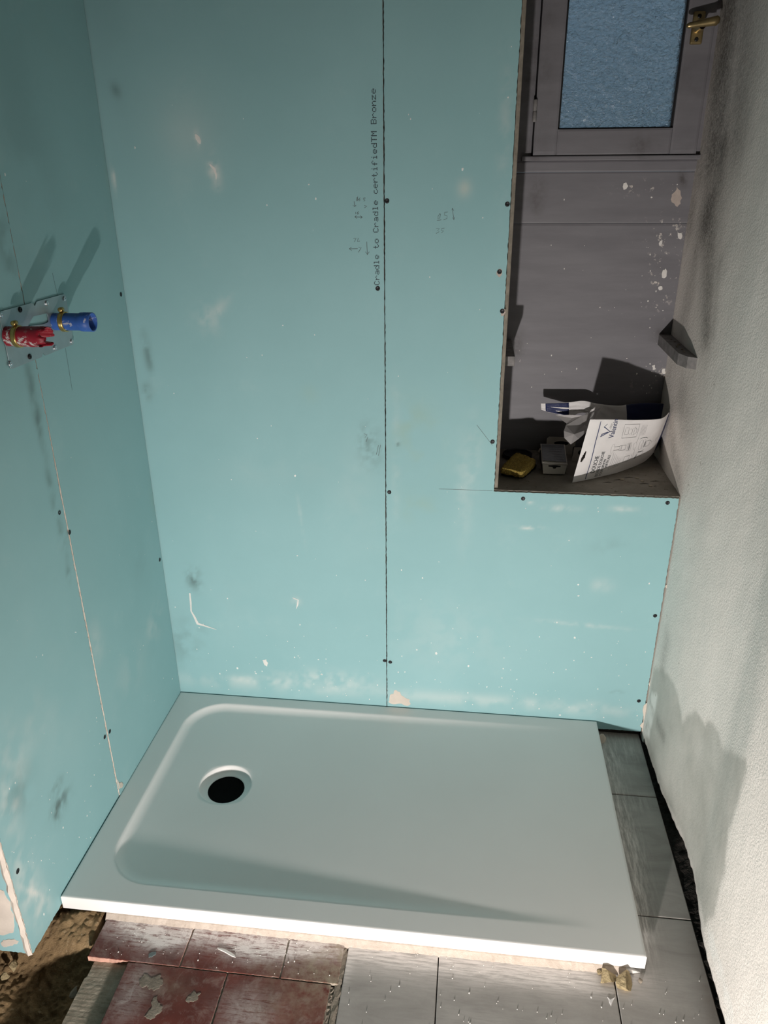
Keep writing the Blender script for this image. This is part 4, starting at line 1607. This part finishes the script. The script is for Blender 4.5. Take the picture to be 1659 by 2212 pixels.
# black lid lying behind the sponge
lid = empty('plastic_lid', (.945, .248, SILL))
tag(lid, 'round black plastic lid lying behind the yellow sponge', 'lid')
lathe('rim', [(.038, 0), (.040, .002), (.040, .010), (.037, .011), (.035, .008)], 'dark_plastic', lid, (.950, .255, SILL), 'Z', 36)
lathe('disc', [(.0352, .0075), (.02, .0078), (.0001, .0078)], 'dark_plastic', lid, (.950, .255, SILL), 'Z', 36)

# small blister box
bxx = empty('blister_box', (1.04, .18, SILL))
tag(bxx, 'small white card blister box with hanger slot beside the sponge', 'box')
fz0, fz1 = SILL + .003, SILL + .037
fl, fr_ = PY(1172, 1015, .118)[0], PY(1220, 1018, .118)[0]
A0, A1 = 1.006, 1.069


def bp(a, b): return (a, .121 + .0 * b, b)


w = A1 - A0
front = [(A0 + .004, fz0), (A1 - .004, fz0), (A1, fz1 - .006), (A0, fz1 - .004)]
cx = (A0 + A1) / 2
cz = SILL + .0235
slot = [(cx - .016, cz + .003), (cx - .015, cz - .001), (cx - .005, cz - .0018), (cx - .003, cz - .006), (cx + .003, cz - .006), (cx + .005, cz - .0018), (cx + .015, cz - .001), (cx + .016, cz + .003), (cx, cz + .004)]
curve_plate('front_card', [front, slot], .001, lambda a, b, c: (a, .122 - c, b), 'card', bxx)
box('tray_shell', A0 + .003, A1 - .001, .1245, .245, SILL, SILL + .027, 'dark_plastic', bxx, .003)
V = [(A0 - .001, .121, fz1 - .007), (A1 + .001, .121, fz1 - .009), (A1 + .006, .252, fz1 + .002), (A0 + .004, .252, fz1 + .002)]
V += [(x, y, z + .0012) for x, y, z in V]
mesh('top_card', V, [(3, 2, 1, 0), (4, 5, 6, 7), (0, 1, 5, 4), (1, 2, 6, 5), (2, 3, 7, 6), (3, 0, 4, 7)], 'card', bxx)
V = [(A0 + .002, .135, fz1 - .0035), (A1 - .001, .135, fz1 - .0055), (A1 + .003, .247, fz1 + .0035), (A0 + .006, .247, fz1 + .0035)]
V += [(x, y, z + .0006) for x, y, z in V]
mesh('film_window', V, [(4, 5, 6, 7), (0, 1, 5, 4), (1, 2, 6, 5), (2, 3, 7, 6), (3, 0, 4, 7)], 'card_film', bxx)
ribbons('printed_lines', [[((A0 + .034 - .004 * i, .150 + .016 * i, fz1 - .0022 + .00105 * i), .002), ((A0 + .058, .150 + .016 * i, fz1 - .0028 + .00105 * i), .002)] for i in range(6)], NZ, .001, 'grey_ink', bxx)

# second card with an oval opening, behind
b2 = empty('hanger_card', (1.06, .285, SILL))
tag(b2, 'dim card sleeve with oval opening standing behind the blister box', 'card')
ov = [(1.070 + .020 * math.cos(a), SILL + .031 + .0065 * math.sin(a)) for a in np.linspace(0, 2 * math.pi, 20)[:-1]]
curve_plate('card_face', [[(1.030, SILL), (1.108, SILL), (1.108, SILL + .044), (1.100, SILL + .049), (1.036, SILL + .049), (1.030, SILL + .044)], ov], .0015, lambda a, b, c: (a, .290 - c, b), 'card', b2)
box('card_fold', 1.031, 1.107, .291, .306, SILL, SILL + .040, 'dark_plastic', b2, .001)
ft = empty('drain_fitting', (1.105, .22, SILL))
tag(ft, 'small pale metal drain fitting with holes half hidden by the bag', 'fitting')
hs = [[(cx_ + .009 * math.cos(a), cz_ + .008 * math.sin(a)) for a in np.linspace(0, 2 * math.pi, 16)[:-1]] for cx_, cz_ in ((1.118, SILL + .026), (1.142, SILL + .018))]
curve_plate('flange', [[(1.094, SILL), (1.160, SILL), (1.160, SILL + .040), (1.098, SILL + .040)]] + hs, .002, lambda a, b, c: (a, .232 - c, b), 'card', ft)
box('collar', 1.098, 1.156, .2335, .262, SILL, SILL + .034, 'dark_plastic', ft, .003)
tag(rock('plaster_pebble', (PZ(1170, 974, SILL)[0], .292, SILL + .013), .014, 'cream', None, 6, (1.1, .8, .9)), 'small cream plaster pebble against the niche back', 'pebble')

# ---- packaging bag
bag = empty('packaging_bag', (1.19, .17, SILL))
tag(bag, 'torn open white paper packaging bag leaning in the niche corner', 'paper bag')


def cat(P, t):
    """smooth curve through points, t in 0..1"""
    P = np.array(P, float)
    n = len(P) - 1
    x = min(max(t, 0), 1) * n
    i = min(int(x), n - 1)
    f = x - i
    p0, p1, p2, p3 = P[max(i - 1, 0)], P[i], P[i + 1], P[min(i + 2, n)]
    return .5 * ((2 * p1) + (-p0 + p2) * f + (2 * p0 - 5 * p1 + 4 * p2 - p3) * f * f + (-p0 + 3 * p1 - 3 * p2 + p3) * f ** 3)


FB = [PZ(1238, 1043, SILL + .001), PZ(1290, 1032, SILL + .001), PZ(1340, 1019, SILL + .002), PY(1388, 1000, .212), PY(1412, 978, .238)]
FT = [PY(1277, 906, .052), PY(1325, 906, .074), PY(1378, 907, .102), PY(1428, 904, .140), PY(1446, 890, .196)]


def bagp(s, t, lift=0.0):
    b, a = cat(FB, s), cat(FT, s)
    p = b * (1 - t) + a * t
    nrm = np.array([.55, -.80, .22])
    wob = .004 * (float(fbm(s * 1.0, t * .8, 4, 3, 3)) - .5) * 2 * math.sin(math.pi * min(1, max(0, s)))
    belly = .006 * math.sin(math.pi * t) * math.sin(math.pi * min(s * 1.1, 1))
    # welded strip at the left edge dips behind the fold
    strip = -.0035 * (1 - min(1, s / .11)) if s < .11 else 0
    return p + nrm * (wob + belly + strip + lift)


def sheet(name, fn, ns, nt_, mats, parent, midx=None, th=.0006, holes=None):
    V, Fs, mi = [], [], []
    for lay in (0, 1):
        for i in range(ns + 1):
            for j in range(nt_ + 1):
                V.append(fn(i / ns, j / nt_, 0 if lay == 0 else -th))
    off = (ns + 1) * (nt_ + 1)

    def q(i, j, l): return l * off + i * (nt_ + 1) + j
    for i in range(ns):
        for j in range(nt_):
            if holes and holes((i + .5) / ns, (j + .5) / nt_):
                continue
            m = midx((i + .5) / ns, (j + .5) / nt_) if midx else (0, 0)
            Fs.append((q(i, j, 0), q(i + 1, j, 0), q(i + 1, j + 1, 0), q(i, j + 1, 0)))
            mi.append(m[0])
            Fs.append((q(i, j, 1), q(i, j + 1, 1), q(i + 1, j + 1, 1), q(i + 1, j, 1)))
            mi.append(m[1])
    for i in range(ns):
        for j, s in ((0, 1), (nt_, -1)):
            f = (q(i, j, 0), q(i, j, 1), q(i + 1, j, 1), q(i + 1, j, 0))
            Fs.append(f if s > 0 else f[::-1])
            mi.append(0)
    for j in range(nt_):
        for i, s in ((0, -1), (ns, 1)):
            f = (q(i, j, 0), q(i, j, 1), q(i, j + 1, 1), q(i, j + 1, 0))
            Fs.append(f if s > 0 else f[::-1])
            mi.append(0)
    return mesh(name, V, Fs, mats, parent, True, mi)


def slot_hole(s, t):
    # slanted hanger slot in the welded strip
    return abs(s - .052 - .10 * (t - .42)) < .006 + .011 * (1 - abs(t - .40) / .10) and abs(t - .42) < .085


front = sheet('front_panel', bagp, 130, 90, ['paper', 'paper'], bag, None, .0006, slot_hole)
front['label'] = 'printed white front of the bag'

# back panel: curls round at the right wall and runs behind, torn at its left end
BT = [PY(1446, 891, .200), PY(1449, 889, .246), PY(1438, 874, .280), PY(1388, 870, .292), PY(1335, 876, .286), PY(1290, 872, .276), PY(1262, 866, .262), PY(1225, 869, .255), PY(1168, 871, .250)]
BB = [PY(1412, 978, .240), PY(1420, 965, .270), PY(1415, 960, .296), PY(1388, 958, .300), PY(1340, 950, .296), PY(1300, 930, .286), PY(1268, 893, .270), PY(1225, 898, .258), PY(1169, 886, .252)]


def backp(s, t, lift=0.0):
    b, a = cat(BB, s), cat(BT, s)
    p = b * (1 - t) + a * t
    wob = .004 * (float(fbm(s * 3, t, 5, 7, 3)) - .5) * 2
    tear = 0
    if s > .78 and t < .5:
        tear = .006 * (float(fbm(s, 0.5, 60, 5, 3)) - .5) * (1 - t * 2)
    return p + np.array([0, -1, 0]) * (wob + lift) + np.array([0, 0, tear])


back = sheet('back_panel', backp, 70, 20, ['paper', 'navy'], bag, lambda s, t: (1, 1) if s < .46 else (0, 0), .0006)
back['label'] = 'back of the bag, navy at the right end'
# blue printed band on the torn flap
sheet('printed_band', lambda s, t, l: backp(.865 + .105 * s, .02 + .96 * t, .0008 + l), 10, 6, ['navy'], bag, None, .0003)


def map_strokes(name, fn, strokes, width, mat, parent, lift=.0009):
    V, Fs = [], []
    for st in strokes:
        P = []
        for a, b in zip(st, st[1:]):
            m = max(1, int(math.hypot(b[0] - a[0], b[1] - a[1]) / .06))
            P += [(a[0] + (b[0] - a[0]) * k / m, a[1] + (b[1] - a[1]) * k / m) for k in range(m)]
        P.append(st[-1])
        Q = [np.array(fn(p[0], p[1], lift)) for p in P]
        e = 1e-3
        b0_ = len(V)
        for i, q in enumerate(Q):
            d = Q[min(i + 1, len(Q) - 1)] - Q[max(i - 1, 0)]
            p = P[i]
            nn_ = np.cross(np.array(fn(p[0] + e, p[1], lift)) - q, np.array(fn(p[0], p[1] + e, lift)) - q)
            tdir = np.cross(nn_, d)
            tdir /= max(np.linalg.norm(tdir), 1e-9)
            V += [q + tdir * width / 2, q - tdir * width / 2]
        for i in range(len(Q) - 1):
            k = b0_ + 2 * i
            Fs.append((k, k + 1, k + 3, k + 2))
    return mesh(name, V, Fs, mat, parent)


def map_text(name, fn, items, mat, parent, lift=.0010):
    """items: (text, s, t, size, direction angle in panel space measured in metres-like units)"""
    V, Fs = [], []
    for body, s0, t0, size, ang, sx, tx in items:
        v2, f2 = text_geo(body, size)
        k = len(V)
        c, s_ = math.cos(ang), math.sin(ang)
        for x, y in v2:
            a, b = x * c - y * s_, x * s_ + y * c
            V.append(fn(s0 + a * sx, t0 + b * tx, lift))
        Fs += [tuple(k + i for i in f) for f in f2]
    return mesh(name, V, Fs, mat, parent)


SX, TX = 1 / .235, 1 / .180           # panel units per metre
UP = math.radians(90)
map_strokes('navy_rule', bagp, [[(.135, .02), (.135, .30), (.128, .62), (.128, .97)]], .0022, 'navy_ink', bag)
# logo mark and name, read from below upward
map_strokes('logo_mark', bagp, [[(.160, .72), (.172, .735), (.240, .80), (.172, .88), (.196, .925)], [(.160, .72), (.168, .76), (.222, .795)]], .0022, 'navy_ink', bag)
map_strokes('logo_wing', bagp, [[(.225, .86), (.236, .935)], [(.236, .84), (.243, .92)], [(.250, .80), (.258, .83)]], .0016, 'grey_ink', bag)
map_text('brand_name', bagp, [('Valentin', .292, .69, .0175, UP, SX, TX)], 'navy_ink', bag)
map_text('heading_text', bagp, [('DOUCHE', .200, .11, .0125, UP, SX, TX), ('BONDE DOUCHE', .244, .03, .0100, UP, SX, TX), ('POUR SIPHON', .280, .03, .0082, UP, SX, TX),
                                ('VERTICALE', .314, .16, .0085, UP, SX, TX)], 'ink', bag)
map_strokes('small_print', bagp, [[(.34 + .018 * i, .10 + .01 * i), (.34 + .018 * i, .44 - .03 * i)] for i in range(6)] + [[(.56 + .012 * i, .70), (.56 + .012 * i, .90)] for i in range(5)]
            + [[(.93 + .014 * i, .72 + .03 * i), (.93 + .014 * i, .90)] for i in range(4)], .0007, 'grey_ink', bag)['kind'] = 'stuff'


def ell(cx_, cy_, rx, ry, n=14): return [(cx_ + rx * math.cos(a), cy_ + ry * math.sin(a)) for a in np.linspace(0, 2 * math.pi, n)]


def rect(x0, y0, x1, y1): return [(x0, y0), (x1, y0), (x1, y1), (x0, y1), (x0, y0)]


draw = [rect(.375, .68, .53, .92), rect(.395, .74, .43, .86), ell(.45, .79, .02, .05), rect(.47, .73, .49, .85), [(.49, .72), (.515, .76), (.515, .82), (.49, .87)],
        ell(.315, .50, .016, .085), [(.33, .53), (.385, .53)], [(.33, .47), (.385, .47)], rect(.385, .455, .445, .545), rect(.400, .455, .405, .545),
        ell(.462, .50, .010, .070), rect(.47, .43, .505, .57), ell(.545, .50, .016, .075), [(.555, .57), (.56, .70)], [(.555, .43), (.56, .30)],
        ell(.605, .50, .020, .105), ell(.630, .50, .018, .10), rect(.655, .44, .70, .56), [(.70, .55), (.735, .51), (.735, .49), (.70, .45)], [(.76, .48), (.76, .53)],
        rect(.80, .45, .82, .55), [(.84, .47), (.84, .53)], [(.86, .46), (.87, .53)], [(.88, .49), (.90, .52)],
        rect(.47, .20, .52, .32), [(.52, .20), (.56, .26), (.54, .33)], rect(.60, .24, .66, .34)]
map_strokes('product_drawing', bagp, draw, .0010, 'grey_ink', bag)
map_strokes('drawing_thread', bagp, [[(.487, .44), (.487, .56)], [(.643, .44), (.643, .56)], [(.59, .22), (.60, .30)]], .0050, 'grey_ink', bag)['kind'] = 'stuff'
for ar in ([(.58, .625), (.60, .645), (.635, .645), (.655, .62)], [(.60, .37), (.61, .35), (.635, .35), (.655, .385)]):
    map_strokes('turn_arrow', bagp, [ar], .0016, 'pencil', bag)
# writing on the flap
map_strokes('flap_symbols', lambda s, t, l: backp(s, t, l + .0012), [[(.955, .75), (.955, .90)], [(.95, .15), (.962, .2), (.962, .6), (.95, .55), (.95, .15)], [(.925, .2), (.925, .36)], ell(.922, .52, .008, .10, 10), [(.93, .78), (.915, .86), (.915, .70)],
                                                                     [(.888, .2), (.895, .36)], [(.885, .55), (.90, .55)], [(.892, .48), (.892, .64)], rect(.883, .78, .897, .90)], .0005, 'paper', bag)
map_strokes('flap_print', lambda s, t, l: backp(s, t, l + .0012), [[(.85, .1), (.84, .3)], [(.825, .30), (.822, .55)]] + [[(.80 - .012 * i, .25), (.80 - .012 * i, .80)] for i in range(9)], .0009, 'grey_ink', bag)
# crumpled tongue of torn paper hanging from the flap
K = {0: (1222, 919, .215), 1: (1258, 898, .235), 2: (1303, 878, .262), 3: (1284, 908, .205), 4: (1276, 925, .180), 5: (1250, 948, .165), 6: (1233, 960, .170), 7: (1219, 946, .185), 8: (1218, 931, .198),
     9: (1262, 918, .215), 10: (1240, 938, .180), 11: (1290, 888, .235), 12: (1236, 903, .236), 13: (1200, 897, .240), 14: (1224, 915, .222), 15: (1232, 896, .232)}
kp = [np.array(PY(u, v, y)) for u, v, y in (K[i] for i in range(16))]
kf = [(0, 9, 1), (1, 9, 11), (1, 11, 2), (11, 9, 3), (9, 4, 3), (0, 10, 9), (10, 4, 9), (10, 5, 4), (8, 10, 0), (7, 10, 8), (7, 6, 10), (6, 5, 10), (12, 1, 15), (12, 14, 1), (13, 14, 12), (13, 12, 15), (14, 0, 1), (2, 11, 3)]
bm = bmesh.new()
bv = [bm.verts.new(p) for p in kp]
for f in kf:
    try:
        bm.faces.new([bv[i] for i in f])
    except ValueError:
        pass
r_ = bmesh.ops.solidify(bm, geom=bm.faces[:], thickness=.0008)
bm_obj('torn_tongue', bm, 'paper', bag)

# ================================================================== LOOSE RUBBLE ON THE FLOOR
for c, r, m, seed, sq_, lab in (
        ((PZ(1312, 2108, .006)[0], -.722, .010), .020, 'stone', 3, (1.1, .9, .60), 'brown rubble chip wedged under the front right tray corner'),
        ((PZ(1344, 2120, .006)[0], -.728, .010), .022, 'stone', 8, (1.0, .95, .60), 'larger mossy rubble chip below the front right tray corner'),
        ((PZ(1294, 2102, .004)[0], -.708, .004), .007, 'stone', 12, (1, .8, .8), 'tiny brown crumb left of the rubble chips by the tray corner'),
        ((PZ(1365, 2098, .005)[0], -.700, .005), .014, 'plaster_dab', 5, (1.3, .7, .4), 'white plaster crumb under the front right tray corner'),
        ((PZ(1305, 1597, .008)[0], PZ(1305, 1597, .008)[1], .010), .016, 'cream', 15, (.8, .9, 1.0), 'cream mortar lump between the tray back corner and the wall'),
        ((PZ(1381, 2118, .002)[0], PZ(1381, 2118, .002)[1], .003), .005, 'mortar_grey', 18, (1, 1, .8), 'small grey pebble right of the rubble chips')):
    tag(rock('rubble_chip', c, r, m, None, seed, sq_), lab, 'rubble')
p = np.array([PZ(u, v, 0) for u, v in ((1312, 2154), (1319, 2160), (1328, 2155), (1323, 2164), (1320, 2174), (1316, 2166))])
tag(poly_prism('paper_scrap', p, NZ, .0012, 'paper', None, .1, 1), 'small white paper scrap on the grey tile near the joint', 'paper')
cr = flecks('plaster_crumbs', None, 110, ((.62, 1.31), (-.90, -.70)), lambda a, c, d: (a, c, d * 2.5), 'plaster_dab', .0004, .0010, 31)
tag(cr, 'tiny white plaster crumbs scattered over the grey tiles', 'crumbs')
cr2 = flecks('plaster_crumbs', None, 60, ((.11, .60), (-.785, -.71)), lambda a, c, d: (a, c, .0006 + d * 2.5), 'plaster_dab', .0004, .0009, 33)
tag(cr2, 'tiny white plaster crumbs scattered over the red tiles', 'crumbs')
# stones and flakes lying in the earth
for i, (u, v, r, m, lab) in enumerate(((175, 2022, .010, 'plaster_dab', 'pale flake lying on the earth beside the red tile'), (162, 2140, .011, 'mortar_grey', 'grey sliver lying on the dark earth'),
                                       (30, 2090, .013, 'stone', 'stone beneath the free end of the left wall'), (12, 2110, .010, 'stone', 'stone at the left edge beneath the wall end'))):
    p = PZ(u, v, -.030 if i else -.012)
    tag(rock('earth_stone', p, r, m, None, 50 + i, (.8, 1.1, .7), 2), lab, 'stone')
